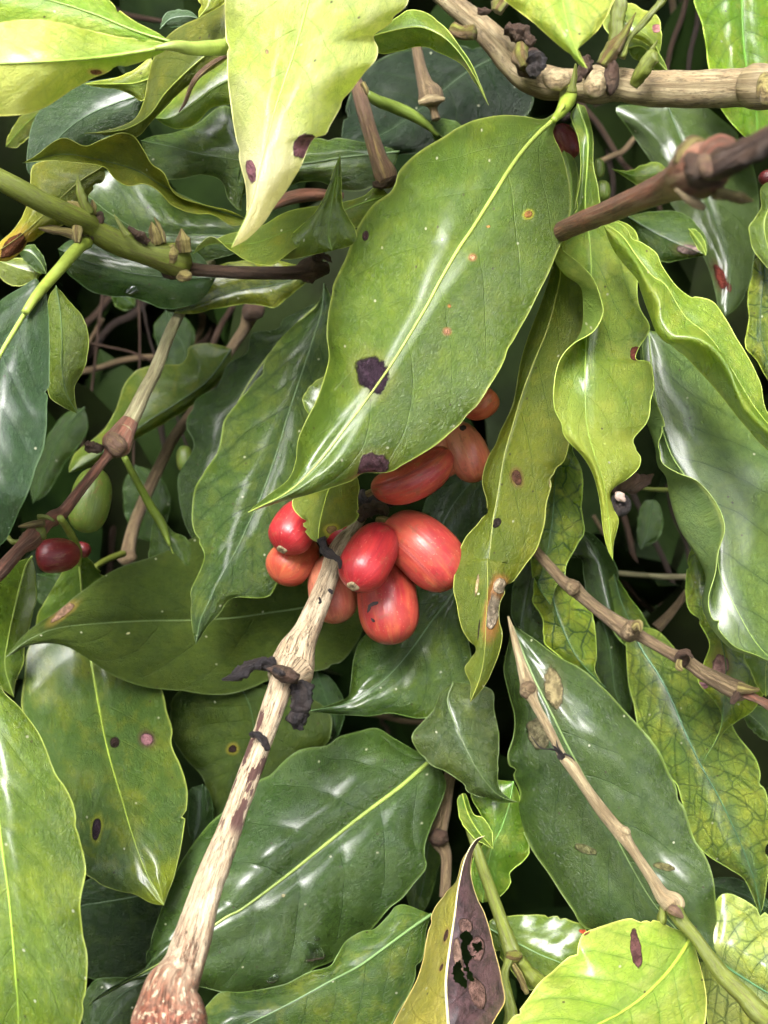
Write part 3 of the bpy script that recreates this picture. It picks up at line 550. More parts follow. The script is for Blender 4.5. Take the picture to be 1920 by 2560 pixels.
leaf('dark leaf with scalloped left edge behind the wavy veined leaf', 'D 1670,150 1480,330 1300,560 1180,800 1100,1050 1060,1250 1040,1450', (22.4, 22, 21.6), 'D 1600,180 1480,240 1420,300 1310,320 1280,420 1180,480 1130,590 1010,670 968,790 1008,900 930,1050 930,1180 960,1310', 'D 1600,350 1500,600 1300,900 1200,1200 1100,1400', 'dark', .3, .2, coat=.25, rip=.08, rf=6)
leaf('broad matt dark leaf lying level below centre with pale straight midrib', 'H 1850,380 1600,448 1400,480 1200,508 980,520 760,523 520,536 300,560 150,620 30,712', (21.8, 21.6, 21.2, 20.6, 20, 19.6),
     'H 1700,220 1500,110 1200,60 1010,92 900,142 800,190 640,242 540,292 400,388 300,470 180,548 100,620', 'H 1880,560 1760,740 1600,790 1400,830 1250,890 1110,908 980,890 840,875 700,850 560,790 460,722 360,662 260,640 140,655 70,692', 'under', .2, .3,
     spots=[('H 335,475', 72, 22, -38, (.33,.2,.13), (.28,.2,.04)), ('H 670,588', 12, 6, -20, (.6,.6,.3), None)], vein=(.20,.28,.10), vw=9, N=8, q=.015, rip=.04, und=.06)
leaf('large mottled green leaf with pink and black spots at the lower left', 'H 430,560 470,720 510,950 560,1200 630,1440 K 690,690 760,880 850,1045', (21.8, 21, 19.4, 18.2, 17.8), 'H 250,560 150,660 130,800 112,960 150,1100 250,1300 K 330,500 400,700 430,850 460,905 545,945 625,970 700,986 780,1030',
     'H 600,640 760,780 832,868 860,980 892,1080 890,1170 942,1290 970,1400 966,1500 K 965,560 950,660 930,780 900,900 870,980', 'green', .4, .5, und=.3, coat=1, coatr=.28, c1=(.10,.19,.03), c2=(.07,.15,.03), cy=(.26,.31,.02), yel=.42,
     spots=[('H 765,1135', 34, 30, 30, (.27,.13,.14), (.13,.07,.05)), ('H 600,1157', 26, 28, 0, (.03,.018,.015), None), ('K 495,642', 22, 48, 15, (.035,.022,.03), (.3,.33,.03))], cend=(.80, 1.0, (.26,.32,.01)), vein=(.30,.40,.06), vw=15, N=9, bump=1.)
leaf('large leaf with green midrib filling the lower left corner', 'H -60,640 K -40,300 -10,560 10,740 40,950 60,1150 80,1400 95,1660 60,1900', (16, 15.4, 15, 14.8, 15), 'K -200,-100 -350,300 -400,800 -350,1300 -200,1750', 'H 0,862 100,972 190,1090 240,1190 282,1310 340,1392 382,1490 K 405,660 442,850 418,1030 428,1180 450,1300 446,1450 415,1660 300,1850',
     'green', .4, .45, vein=(.34,.50,.06), vw=24, N=8, k=1.9, c1=(.10,.19,.018), c2=(.14,.25,.02), cy=(.26,.36,.02), yel=.4, rip=.08)
leaf('narrow light leaf under the reddish branch at the left edge', 'H 165,190 130,250 85,420 42,620 26,760 72,918', (17.8, 20.2, 20.8), 'H 60,235 0,310 -60,450 -70,650 0,850 40,895', 'H 180,260 187,340 185,420 160,520 132,620 120,740 82,830', 'green', .3, .3, vein=(.38,.5,.1), vw=12)
leaf('pale-stalked leaf with white sheen rising beside the dark red cherry', 'H 380,120 405,200 418,300 425,420 440,620', (20.2, 20.9, 21.6), 'H 362,190 330,262 270,362 222,442 190,520 220,600', 'H 430,170 480,222 545,292 600,380 580,520', 'green', .3, .5, pet=('H 312,-10 340,30 375,90 400,150 410,230', (17, 18, 19.2, 20, 20.6), (.34,.42,.07)), petw=(36, 38, 42, 46, 26), vein=(.36,.46,.1), vw=16, c1=(.09,.18,.03))
leaf('small leaf on a straight green stalk left of the wavy dark leaf', 'D 815,1270 850,1350 890,1440 930,1560 940,1650', (21, 21, 21), 'D 795,1300 782,1400 775,1490 820,1600', 'D 850,1300 900,1350 968,1386 1020,1480 1010,1600', 'mid', .2, .2, pet=('D 645,960 690,1050 740,1140 790,1230 840,1310 880,1420', (20, 20.2, 20.5, 20.8, 20.9, 20.9), (.20,.28,.04)), petw=(34, 36, 40, 46, 46, 16), vein='yel', vw=8)
leaf('small torn leaf in front of the cherries below the central leaf tip', 'E 590,1020 545,1120 512,1230 492,1330 488,1402', (18.5, 17.9, 17.6), 'E 450,1060 380,1140 356,1188 372,1242 410,1282 420,1340 458,1388', 'E 680,1050 700,1120 690,1180 692,1270 640,1320 570,1345 525,1390', 'olive', .25, .5, c1=(.20,.28,.04), spots=[('E 560,1335', 30, 22, -20, (.35,.25,.1), YR)], vein='yel', vw=8, rip=.03, N=6)
leaf('glossy leaf with long tip pointing left under the cherries', 'I 1215,340 1080,520 980,660 880,780 780,870 640,950 440,990', (20.6, 20.2, 19.8, 19.6), 'I 1000,330 850,480 745,590 690,660 665,780 650,880 618,930 540,962', 'I 1240,500 1260,600 1282,700 1290,820 1270,900 1190,965 1080,1012 1000,1025 860,1000 760,1015 620,1010 540,1003', 'mid', .6, .3, vein=(.16,.28,.10), vw=9, c1=(.045,.115,.018), rough=.28, coat=1, coatr=.25, und=.32, N=7)
leaf('olive glossy leaf with side-hooked tip below the slender olive leaf', 'I 1190,840 1160,940 1200,1060 1260,1200 1330,1320 1420,1425 1522,1462', (19.4, 19, 18.8, 18.8), 'I 1120,900 1088,985 1040,1040 975,1112 985,1170 1060,1260 1150,1302 1245,1372 1262,1410 1380,1450 1450,1466', 'I 1380,880 1400,990 1426,1130 1420,1280 1422,1380 1470,1435', 'mid', .45, .45, c1=(.06,.10,.025), c2=(.08,.12,.03), vein=(.10,.15,.04), vw=14, rough=.3)
leaf('biggest glossy dark leaf at the bottom centre with diagonal pale midrib', 'L 1095,270 1000,355 900,440 700,590 500,750 300,910 100,1058 0,1112 K 980,1240 850,1330 740,1392 600,1470 462,1556', (20.2, 19.4, 18.8, 18.2, 17.9, 17.8),
     'L 1010,250 880,178 792,128 700,143 600,168 530,215 440,226 370,250 300,308 240,370 180,402 K 1250,480 1160,560 1060,652 960,790 900,900 850,1030 800,1170 762,1290 748,1372 640,1432 540,1492',
     'L 1130,350 1150,430 1105,560 1070,640 1040,740 1052,840 985,930 922,1010 860,1060 780,1150 680,1240 560,1330 450,1402 290,1472 100,1496 0,1496 K 1050,1470 900,1440 790,1420 700,1428 600,1480 530,1520', 'dark', .9, .6, c1=(.034,.085,.016), c2=(.05,.11,.018), ce=(.16,.24,.04), vein=(.30,.40,.08), vw=26, N=8, k=1.6, bl=.35, br=.25, und=.36, rip=.14, rf=3, q=.045, coat=1, coatr=.27, rough=.32,
     spots=[('L 305,990', 10, 10, 0, (.5,.45,.25), None)])
leaf('long leaf crossing the bottom edge under the big glossy leaf', 'L 1075,1090 960,1170 840,1258 700,1358 560,1432 400,1520 250,1600 120,1662 -100,1780 -300,1900', (19, 18.4, 18, 17.8, 17.6, 17.6), 'L 1020,1070 940,1040 890,1050 850,1100 780,1168 712,1180 630,1232 585,1305 545,1362 430,1395 300,1460 100,1497 -20,1500 -120,1600 -250,1780', 'L 1045,1180 1042,1260 1020,1340 960,1500 900,1600 850,1680 700,1800 300,1950 -100,1980', 'mid', .5, .5, vein=(.18,.30,.10), vw=16, N=9, c1=(.06,.13,.025), cy=(.2,.26,.02), yel=.5)
leaf('half yellow, half dead plum-brown leaf with holes at the bottom', 'L 1200,1950 1170,1750 1158,1600 1150,1450 1165,1300 1195,1100 1215,950 1250,800 1300,710 1352,683', (15.4, 15.8, 16.4, 17, 17.6), 'L 950,1950 820,1800 882,1655 930,1560 1000,1430 1040,1300 1060,1150 1092,1060 1150,980 1206,915 1245,790', 'L 1330,1900 1350,1750 1400,1645 1452,1540 1440,1420 1400,1270 1362,1110 1312,1005 1282,890 1284,800 1308,730', 'yellow', .5, .3, N=8, cside=(.12,.058,.062), c1=(.38,.32,.04), c2=(.30,.28,.03), cy=(.45,.38,.10), cv=(.38,.33,.04), ce=(.35,.22,.14), trn=.2, rough=.5, vein='cream', vw=22,
     holes=['L 1225,1195 1250,1172 1282,1190 1288,1225 1262,1250 1268,1285 1300,1310 1280,1330 1268,1370 1290,1400 1288,1430 1262,1432 1240,1330', 'L 1190,1350 1220,1330 1245,1400 1268,1480 1240,1470 1200,1440 1185,1400', 'L 1290,1240 1330,1230 1338,1275 1300,1290'],
     res=3, spots=[('L 1310,1500', 46, 80, -15, (.17,.095,.075), None), ('L 1250,1150', 40, 40, 0, (.19,.11,.09), None), ('L 1215,1330', 26, 120, -5, (.24,.15,.11), None), ('L 1150,1205', 16, 28, 10, (.06,.03,.02), (.3,.2,.05)), ('L 1128,1365', 12, 18, 10, (.06,.03,.02), (.3,.2,.05)), ('L 1312,1262', 44, 66, 0, (.18,.10,.085), None)], bump=1.1)
leaf('light green leaf behind the thin green stem, lower middle', 'L 1500,400 1478,520 1440,640 1392,740 1360,880 1340,1030', (19.6, 19.4, 19.4), 'L 1350,400 1282,470 1330,570 1370,690 1290,800 1285,920 1305,1000', 'L 1530,480 1540,600 1580,740 1568,795 1485,870 1482,930 1420,1005', 'lime', .3, .4, vein=(.2,.4,.08), vw=8, c1=(.17,.34,.02), c2=(.12,.28,.02))
leaf('tiny young leaf folded along the thin green stem', 'L 1235,465 1262,560 1310,650 1396,752', (18.4, 18.4), 'L 1212,490 1216,560 1228,605 1290,690', 'L 1255,470 1290,565 1345,592 1385,650', 'lime', .1, .2, vein='yel', vw=7, N=5, rip=.01)
leaf('green leaf with red nick behind the stem joint at lower right', 'M 215,1165 350,1235 480,1300 600,1350 700,1420', (19.6, 19.2, 19), 'M 215,1125 300,1104 420,1094 560,1100 650,1130 712,1165 720,1300', 'M 240,1270 300,1345 380,1440 470,1500 620,1480', 'green', .2, .3, c1=(.11,.2,.02), vein=(.2,.35,.12), vw=9, spots=[('M 705,1180', 20, 14, 0, (.3,.05,.02), None)])
# ---- upper left, behind
leaf('olive leaf twisting down from behind the pale hanging leaf', 'A 1220,150 1110,250 980,360 860,480 770,600 640,672 440,692', (17.8, 17.8, 18, 18.2), 'A 1170,20 1050,88 950,132 870,192 800,290 770,400 745,530 690,625 560,675', 'A 1200,280 1080,372 960,452 850,560 780,632 705,710 560,700', 'olive', .3, .2, c1=(.12,.16,.015), c2=(.10,.14,.012), vein=(.22,.27,.04), vw=14, rough=.45)
leaf('small yellow-green leaf tip pointing left below the broad yellow leaf', 'A 800,400 700,430 600,435 435,436', (18.6, 18.2), 'A 782,305 700,362 600,405 520,418', 'A 745,520 690,495 610,462 520,452', 'lime', .1, .2, c1=(.42,.48,.04), vein='yel', vw=8, N=5)
leaf('dark blue-sheened leaf behind the small yellow-green tip', 'A 800,480 640,520 450,600 300,720 160,920', (19.4, 19.4, 19.6), 'A 700,400 500,420 380,450 230,560 180,620 145,750 138,860', 'A 740,560 690,640 500,740 380,800 260,880', 'teal', .3, .3, vein='teal', vw=9, c1=(.04,.08,.04))
leaf('long wavy folded leaf running from the left to the pale leaf tip', 'A 1290,1140 1100,1080 940,1010 820,950 700,880 520,830 320,800 118,845', (19.4, 19, 18.6, 18.2, 18), 'A 1180,1090 1050,1060 910,1010 850,900 785,850 742,772 685,702 605,693 520,730 440,757 345,716 280,732 185,808', 'A 1265,1158 1200,1168 1100,1112 1000,1108 900,1068 830,1000 760,958 660,965 590,922 540,866 420,845 300,834 200,836', 'olive', -.35, -.3, c1=(.15,.18,.012), c2=(.11,.15,.012), vein='dark', vw=9, ce=(.42,.45,.08), N=8, bl=-.1, br=-.1, rough=.45)
leaf('olive leaf with yellow tip and brown burn at the left edge', 'A 540,860 400,950 260,1080 120,1210 -80,1350', (18.8, 18.4, 18), 'A 350,832 185,848 158,950 130,1095 62,1200 0,1255', 'A 540,930 465,1000 410,1110 310,1170 220,1210 130,1285 50,1350', 'olive', .2, .3, c1=(.17,.19,.014), cend=(.5, .85, (.50,.46,.03)), spots=[('A 60,1280', 90, 46, -35, (.14,.05,.02), (.5,.32,.04))], vein=(.2,.22,.03), vw=9)
leaf('dark green wavy leaf behind the pale leaf, upper middle', 'B 910,785 760,802 620,815 400,848 100,850 A 1250,832 1050,800 900,762 730,728', (20.2, 20, 19.6, 19.4), 'B 830,760 700,735 600,720 480,715 200,700 A 1200,560 1130,560 1030,640 900,690 800,705', 'B 860,900 780,962 700,990 600,980 500,940 400,942 320,970 100,1010 A 1250,1092 1185,1035 1162,962 1120,918 1040,903 940,925 850,925 785,870 752,790', 'mid', .4, .35, c1=(.045,.09,.018), vein=(.10,.16,.06), vw=10, N=9)
leaf('yellow-green leaf behind the dead curled stipule at upper left', 'A 1250,390 1120,450 1000,540 890,610 805,612', (19, 18.9), 'A 1200,290 1080,350 960,452 860,560', 'A 1240,520 1100,556 1020,635 925,668 855,645', 'lime', .2, .2, c1=(.24,.36,.02), vein='green', vw=8)
leaf('green leaf lying behind the budding green branch', 'A 1290,1225 1100,1220 900,1217 740,1200 590,1120 440,1005', (20.4, 20.2, 20), 'A 1200,1100 1000,1080 800,960 640,900 540,890 480,950', 'A 1250,1300 1000,1360 700,1330 520,1200', 'mid', .2, .2, c1=(.04,.10,.025), vein=(.2,.3,.12), vw=7)
leaf('wet dark leaf with white glint below the budding branch', 'A 1120,1440 900,1440 650,1410 430,1350 300,1290', (20, 19.9), 'A 1000,1300 700,1260 400,1240', 'A 1060,1540 990,1580 860,1600 700,1545 560,1532 490,1515 410,1465 340,1400', 'dark', .3, .4, c1=(.035,.10,.018), vein='dark', vw=7, rough=.2)
leaf('yellow veined leaf under the dark brown twig, upper middle', 'D 1640,-10 1450,60 1250,95 1100,140 890,212', (20.6, 20.4), 'D 1400,-60 1150,-40 1045,20 1015,110 1000,180', 'D 1580,60 1490,130 1430,180 1350,170 1250,165 1100,192 1010,214', 'net', .1, .2, c1=(.28,.34,.02), c2=(.2,.28,.02), net=.5, vein='dark', vw=7)
leaf('light olive leaf spreading behind the pale leaf tip', 'B 850,1010 700,1060 520,1130 320,1200 150,1260 -60,1265 -160,1315', (19.2, 18.8, 18.2, 17.8), 'B 830,985 785,968 720,1020 600,1052 330,1098 180,1180 0,1225', 'B 780,1120 680,1180 420,1260 295,1345 250,1376 175,1368 100,1340 30,1292 -60,1228 -120,1258', 'olive', .2, (.2, -.2, -.3), c1=(.17,.26,.03), c2=(.14,.22,.03), vein='green', vw=9)
leaf('upright pointed green leaf tip standing left of the central leaf', 'B 560,1300 540,1200 555,1080 575,950 602,800', (18.4, 18.2, 18), 'B 300,1345 310,1260 390,1180 470,1105 535,980 570,880', 'B 680,1260 682,1192 640,1120 612,1050 606,900', 'green', .3, .2, c1=(.12,.20,.015), vein='green', vw=7, N=6)
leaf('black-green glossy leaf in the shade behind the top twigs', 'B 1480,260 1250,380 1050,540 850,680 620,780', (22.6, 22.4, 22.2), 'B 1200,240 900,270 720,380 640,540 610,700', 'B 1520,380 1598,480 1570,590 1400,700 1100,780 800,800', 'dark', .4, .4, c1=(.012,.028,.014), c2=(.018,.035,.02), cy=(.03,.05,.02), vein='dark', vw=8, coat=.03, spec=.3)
leaf('dim green leaf with thick curved stalk below the small capped twig', 'B 1050,630 1120,700 1190,760 1260,850', (20.8, 21), 'B 1080,690 1110,760 1200,830', 'B 1130,618 1200,632 1240,665 1270,760', 'mid', .2, .2, pet=('B 735,485 800,525 880,555 980,600 1060,655 1110,705', (19.8, 20, 20.3, 20.5, 20.6), (.17,.24,.04)), petw=(44, 60, 62, 58, 44, 14), vein='green', vw=8, N=5)
# ---- upper right, behind
leaf('large dim green leaf with brown holes behind the blurred twig', 'C 1130,520 1200,700 1290,900 1380,1130 1460,1380 1440,1640', (22, 21.6, 21.4), 'C 1000,540 870,560 940,670 1060,850 1120,960 1200,1150 1330,1340 1385,1500 1400,1590', 'C 1300,540 1400,600 1530,740 1600,950 1605,1200 1580,1380 1555,1500 1500,1590', 'dark', .3, .3, c1=(.06,.11,.014), c2=(.05,.10,.014), vein='dark', vw=9, spots=[('C 1410,1430', 30, 60, -20, (.14,.03,.02), (.08,.06,.01)), ('C 1460,1500', 14, 24, 0, (.1,.025,.02), None)], rough=.42)
leaf('bluish-sheened leaf with tan scar behind the blurred twig', 'C 930,1120 1060,1200 1180,1260 1345,1325', (21, 20.8), 'C 1050,1100 1200,1100 1300,1180 1340,1250', 'C 990,1240 1050,1330 1130,1358 1220,1342 1290,1330', 'mid', .3, .3, spots=[('C 1240,1292', 60, 28, 5, (.27,.19,.17), (.15,.16,.04))], vein='dark', vw=7)
leaf('small lime leaf tip hanging near the tan-scarred leaf', 'C 1248,1185 1285,1230 1320,1280 1336,1325', (20.2, 20.2), 'C 1262,1230 1290,1280 1318,1312', 'C 1290,1195 1325,1240 1338,1290', 'lime', .05, .05, vein='yel', vw=5, N=5, rip=.01)
leaf('wavy pale-edged leaf at the right edge under the blurred twig', 'C 1680,930 1670,1050 1640,1150 1650,1250 1700,1420', (19.6, 19.6), 'C 1620,980 1622,1080 1565,1170 1568,1250 1600,1320 1659,1392', 'C 1750,1000 1760,1200 1750,1350', 'green', .2, .2, c1=(.14,.24,.03), vein='yel', vw=7)
leaf('yellow net-veined leaf strip at the right edge beside the rolled leaf', 'C 1640,1330 F 1640,20 1625,150 1620,300 1650,440 1690,600', (20.2, 20.2), 'C 1590,1350 F 1580,10 1558,100 1560,250 1544,380 1600,455 1659,560', 'F 1720,50 1740,300 1730,500', 'net', .2, .2, c1=(.34,.42,.03), vein='dark', vw=7)
leaf('small bright leaf tip between the dark gap and the blurred twig', 'C 1140,880 1050,910 960,910 850,875', (21.2, 21), 'C 1080,840 1000,865 930,888', 'C 1100,940 1010,968 940,930', 'lime', .1, .1, c1=(.18,.32,.02), vein='green', vw=6, N=5)
leaf('green leaf sliver between the central leaf and the lime leaf stalk', 'C 600,780 625,850 640,950 640,1080 630,1180', (20.2, 20.2), 'C 560,850 560,1000 590,1130', 'C 650,820 672,900 668,1000 655,1100', 'green', .1, .1, vein='green', vw=6)
# ---- gaps
leaf('dark spotted leaf behind the cream branch, lower left of centre', 'H 1230,830 1300,980 1310,1150 1230,1350 1120,1570', (21.6, 21.6, 21.6), 'H 1000,860 890,940 890,1100 960,1232 1050,1332 1092,1480', 'H 1500,880 1700,990 1708,1130 1600,1240 1430,1350 1250,1500', 'under', .2, .2, c1=(.035,.07,.012), c2=(.05,.09,.012), rough=.38, spots=[('H 1205,1185', 22, 22, 0, (.02,.012,.01), (.24,.2,.02))], vein='dark', vw=8)
leaf('sliver of shiny leaf in the gap beside the mottled spotted leaf', 'H 1050,1370 1050,1450 1040,1560 1000,1680', (21, 21), 'H 985,1400 975,1480 975,1600', 'H 1080,1400 1102,1500 1090,1620', 'teal', .2, .2, vein='dark', vw=6)
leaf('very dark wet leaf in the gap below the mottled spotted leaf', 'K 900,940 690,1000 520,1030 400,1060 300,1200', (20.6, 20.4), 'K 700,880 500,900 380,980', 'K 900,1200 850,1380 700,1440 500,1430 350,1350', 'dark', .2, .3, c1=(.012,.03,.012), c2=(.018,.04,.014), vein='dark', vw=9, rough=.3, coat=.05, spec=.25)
leaf('dark leaf at the bottom edge left of the cream branch', 'K 780,1420 640,1500 540,1600 480,1750', (20, 19.8), 'K 600,1420 480,1440 420,1600', 'K 760,1550 700,1660 600,1800', 'dark', .2, .2, vein='dark', vw=9)
leaf('dim leaf with blue sheen behind the cherries, right side', 'E 1420,950 1290,1080 1180,1220 1080,1420', (21.4, 21.2), 'E 1250,980 1120,1080 1040,1200 1010,1350', 'E 1420,1150 1380,1300 1260,1420 1150,1500', 'teal', .3, .3, c1=(.03,.07,.025), vein='teal', vw=7)
leaf('rounded leaf edge peeking out left of the central leaf', 'E 600,520 560,600 520,680 440,745', (19.2, 19), 'E 515,545 440,600 410,668', 'E 620,620 580,720 500,770', 'green', .1, .1, c1=(.10,.17,.02), vein='green', vw=6, N=5)
leaf('small dark oval leaf in the black gap at the right', 'F 1060,1180 1050,1260 1035,1350 1000,1440', (24.6, 24.6), 'F 1010,1200 985,1290 985,1390', 'F 1090,1200 1115,1290 1090,1380', 'dark', .1, .1, vein='dark', vw=5, N=5)
leaf('net-veined leaf with pink dead patch and thread-like tip at the right', 'J 1330,100 1345,300 1400,550 1440,750 1430,950 1405,1110 1330,1238', (19.8, 19.4, 19.2, 19.2), 'J 1250,180 1232,380 1260,480 1322,562 1356,650 1322,755 1300,845 1370,925 1416,1000 1412,1080 1375,1165', 'J 1450,250 1600,600 1680,780 1600,965 1500,1042 1440,1088 1395,1150', 'net', .3, .4, c1=(.28,.42,.03), net=.6, spots=[('J 1415,760', 44, 70, 10, (.36,.2,.18), (.3,.28,.05)), ('J 1322,855', 30, 22, 10, (.36,.17,.2), None)], vein=(.06,.15,.03), vw=9)
leaf('yellow-green leaf tip under the pale-sheened leaf at the right edge', 'J 1660,640 1650,740 1645,830 1648,915', (18.4, 18.4), 'J 1540,690 1570,780 1610,870', 'J 1740,700 1720,800 1680,880', 'lime', .1, .1, vein='yel', vw=6, N=5)
leaf('dark green leaf at the right edge beyond the net-veined leaf', 'J 1540,990 1620,1060 1700,1150', (21, 21), 'J 1540,1040 1600,1110 1659,1145', 'J 1600,960 1700,1020 1740,1080', 'mid', .1, .1, vein='green', vw=6, N=5)
leaf('dark bluish leaf above the pale netted leaf at lower right', 'M 1330,930 1450,960 1560,1000 1700,1080', (20.8, 20.8), 'M 1400,900 1500,910 1600,970 1680,1040', 'M 1380,1000 1450,1050 1600,1100', 'teal', .2, .2, vein='dark', vw=6)
leaf('dark narrow leaf between the two right-hand twigs', 'J 790,500 830,620 850,760 870,900 930,1040', (21.6, 21.6), 'J 765,560 770,700 790,850 850,980', 'J 850,540 905,650 930,800 950,950', 'dark', .2, .3, vein='dark', vw=7)
leaf('dim leaf under the slender olive leaf at centre right', 'J 450,150 430,280 400,430 380,580 470,700', (21, 21), 'J 360,250 330,400 340,520', 'J 500,300 480,450 520,600', 'dark', .2, .2, vein='dark', vw=6)
leaf('small curled bluish leaf at the top left behind the yellow leaf', 'A 830,150 880,100 960,85 1030,95', (19.6, 19.6), 'A 850,80 900,55 980,58', 'A 860,140 920,140 980,120', 'teal', .1, .1, c1=(.08,.15,.07), vein='teal', vw=6, N=5)
leaf('yellow leaf scrap at the top edge left of the pale hanging leaf', 'A 1060,-60 1080,-10 1070,40 1030,90', (17.4, 17.4), 'A 1020,-20 1045,30 1030,60', 'A 1180,-40 1165,15 1090,60', 'lime', .1, .1, c1=(.4,.42,.03), vein='yel', vw=6, N=5)
leaf('olive leaf in the shade at the left edge under the broad yellow leaf', 'A 230,560 160,620 90,690 30,760', (20.4, 20.6), 'A 140,580 70,660 40,720', 'A 240,610 170,690 90,760', 'olive', .1, .1, vein='green', vw=6, N=5)
leaf('pale round leaf low in the gap at the left edge', 'A -60,1330 40,1370 130,1400 215,1420', (19.6, 19.6), 'A 0,1340 90,1340 180,1370', 'A 0,1440 80,1480 170,1460', 'green', .1, .1, c1=(.22,.28,.05), vein='yel', vw=6, N=5)
leaf('glossy green leaf under the stalk at the upper left', 'A 90,1290 160,1310 210,1360 240,1420', (19.3, 19.3), 'A 110,1330 150,1370 200,1410', 'A 170,1270 215,1320 238,1370', 'mid', .1, .1, vein='green', vw=6, N=5)
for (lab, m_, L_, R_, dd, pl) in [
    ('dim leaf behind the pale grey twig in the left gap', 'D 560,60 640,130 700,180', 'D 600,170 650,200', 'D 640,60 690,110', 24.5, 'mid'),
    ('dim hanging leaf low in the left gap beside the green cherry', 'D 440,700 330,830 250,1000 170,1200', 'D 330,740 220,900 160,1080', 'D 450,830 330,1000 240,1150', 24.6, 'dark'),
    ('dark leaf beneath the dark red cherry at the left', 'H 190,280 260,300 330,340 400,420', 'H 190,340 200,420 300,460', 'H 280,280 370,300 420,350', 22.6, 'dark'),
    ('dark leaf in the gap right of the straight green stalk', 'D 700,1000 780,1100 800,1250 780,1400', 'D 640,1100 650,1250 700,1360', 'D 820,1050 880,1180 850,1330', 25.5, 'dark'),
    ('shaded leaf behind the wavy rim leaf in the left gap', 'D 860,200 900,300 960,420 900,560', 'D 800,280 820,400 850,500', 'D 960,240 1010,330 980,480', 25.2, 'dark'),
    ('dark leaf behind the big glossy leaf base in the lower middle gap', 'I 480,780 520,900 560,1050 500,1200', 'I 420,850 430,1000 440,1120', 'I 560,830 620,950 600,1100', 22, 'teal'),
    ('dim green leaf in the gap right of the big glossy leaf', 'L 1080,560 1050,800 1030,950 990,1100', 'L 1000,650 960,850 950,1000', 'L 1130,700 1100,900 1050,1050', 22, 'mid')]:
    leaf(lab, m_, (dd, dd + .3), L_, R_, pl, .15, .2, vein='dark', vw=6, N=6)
# ------------------------------------------------------------------ fruit of the cluster
G1 = 'ripe coffee cherries in the middle cluster'
cherry('curved crimson and orange cherry, topmost in front under the central leaf', 'E 783,1112 890,1112 1000,1070 1090,1005 1150,935', (18.5, 18.1, 18.0, 18.1, 18.4), 216, 'bean', False, ('E 745,1150 775,1135 800,1115', (18.9, 18.8, 18.7), (36, 34, 30)), 2.9, G1)
cherry('dusty salmon cherry at the right of the curved one', 'E 1190,800 1260,930 1320,1085', (19.8, 19.4, 19.3), 212, 'pink', False, None, 2.6, G1, marks=[('E 1238,808', 18.75, 16, 13, 0)])
cherry('pink cherry half hidden behind the curved crimson one', 'E 1130,850 1155,960 1170,1060', (19.6, 19.4, 19.3), 120, 'pink', False, None, 2.6, G1)
cherry('orange cherry peeking out highest at the right of the central leaf', 'E 1240,700 1330,690 1400,620', (19.4, 19.2, 19.2), 150, 'salmon', False, None, 2.8, G1)
cherry('glossy red cherry, upper left of the cluster beside the torn leaf', 'E 440,1230 370,1320 300,1440', (19.6, 19, 18.7), 238, 'red', True, None, 3.0, G1)
cherry('orange-red round cherry at the far left bottom of the cluster', 'E 440,1420 350,1500 280,1590', (20, 19.5, 19.2), 236, 'salmon', False, None, 3.0, G1)
cherry('coral cherry partly behind the cream branch', 'I 540,190 560,360 600,535', (19.8, 19.5, 19.4), 250, 'pink', False, None, 2.7, G1)
cherry('deep red cherry with ring scar facing out, centre of the cluster', 'I 830,55 755,190 668,345', (18.6, 18.1, 17.7), 268, 'red', True, None, 2.9, G1)
cherry('largest coral-orange cherry hanging lowest with a black scratch', 'I 820,200 850,430 878,645', (19.4, 19, 18.8), 312, 'coral', False, None, 2.8, G1, marks=[('I 775,435', 17.98, 26, 10, -20), ('I 752,460', 17.98, 20, 8, -70), ('I 772,520', 17.98, 14, 7, 50)])
cherry('big coral cherry with pale stalk at the right of the cluster', 'E 850,1295 1040,1440 1200,1620', (18.9, 18.6, 18.7), 322, 'coral', False, ('E 800,1290 835,1292 880,1315', (19.1, 19, 18.9), (44, 52, 60)), 2.7, G1)
cherry('small salmon cherry glimpsed between two large coral ones', 'I 950,200 965,270 985,330', (19.7, 19.6, 19.6), 110, 'pink', False, None, 2.6, G1)
cherry('sliver of red cherry behind the torn leaf tip', 'E 540,1400 600,1370 670,1340', (19.6, 19.5, 19.5), 110, 'red', False, None, 2.6, G1)
cherry('unripe green cherry hanging behind the reddish left branch', 'D 500,1020 470,1180 430,1350', (19.6, 19.4, 19.4), 208, 'green', False, None, 2.7)
cherry('dark red cherry tucked under the reddish left branch', 'D 390,1460 290,1470 185,1480', (18.8, 18.4, 18.3), 180, 'dark', False, None, 2.8)
cherry('dark red cherry sliver right of the pale-stalked leaf at left', 'D 380,1420 430,1440 470,1450', (20.4, 20.4), 80, 'dark', False, None, 2.6)
cherry('dim red cherry behind the right shoulder of the central leaf', 'C 560,650 610,730 650,820', (20.6, 20.6, 20.6), 130, 'dark', False, None, 2.6)
cherry('tiny green berry upper of two beside the lime leaf stalk', 'C 782,820 785,870 780,925', (21.2, 21.2), 56, 'green', False, None, 2.6)
cherry('tiny green berry lower of two beside the lime leaf stalk', 'C 800,935 802,985 800,1045', (21, 21), 82, 'green', False, None, 2.6)
cherry('dark red fruit at the right edge behind the blurred twig', 'C 1610,930 1660,920 1720,910', (20.2, 20.2), 80, 'dark', False, None, 2.6)
cherry('pale green berry in the shade left of the scalloped dark leaf', 'D 950,900 960,960 965,1040', (23, 23), 90, 'green', False, None, 2.6)
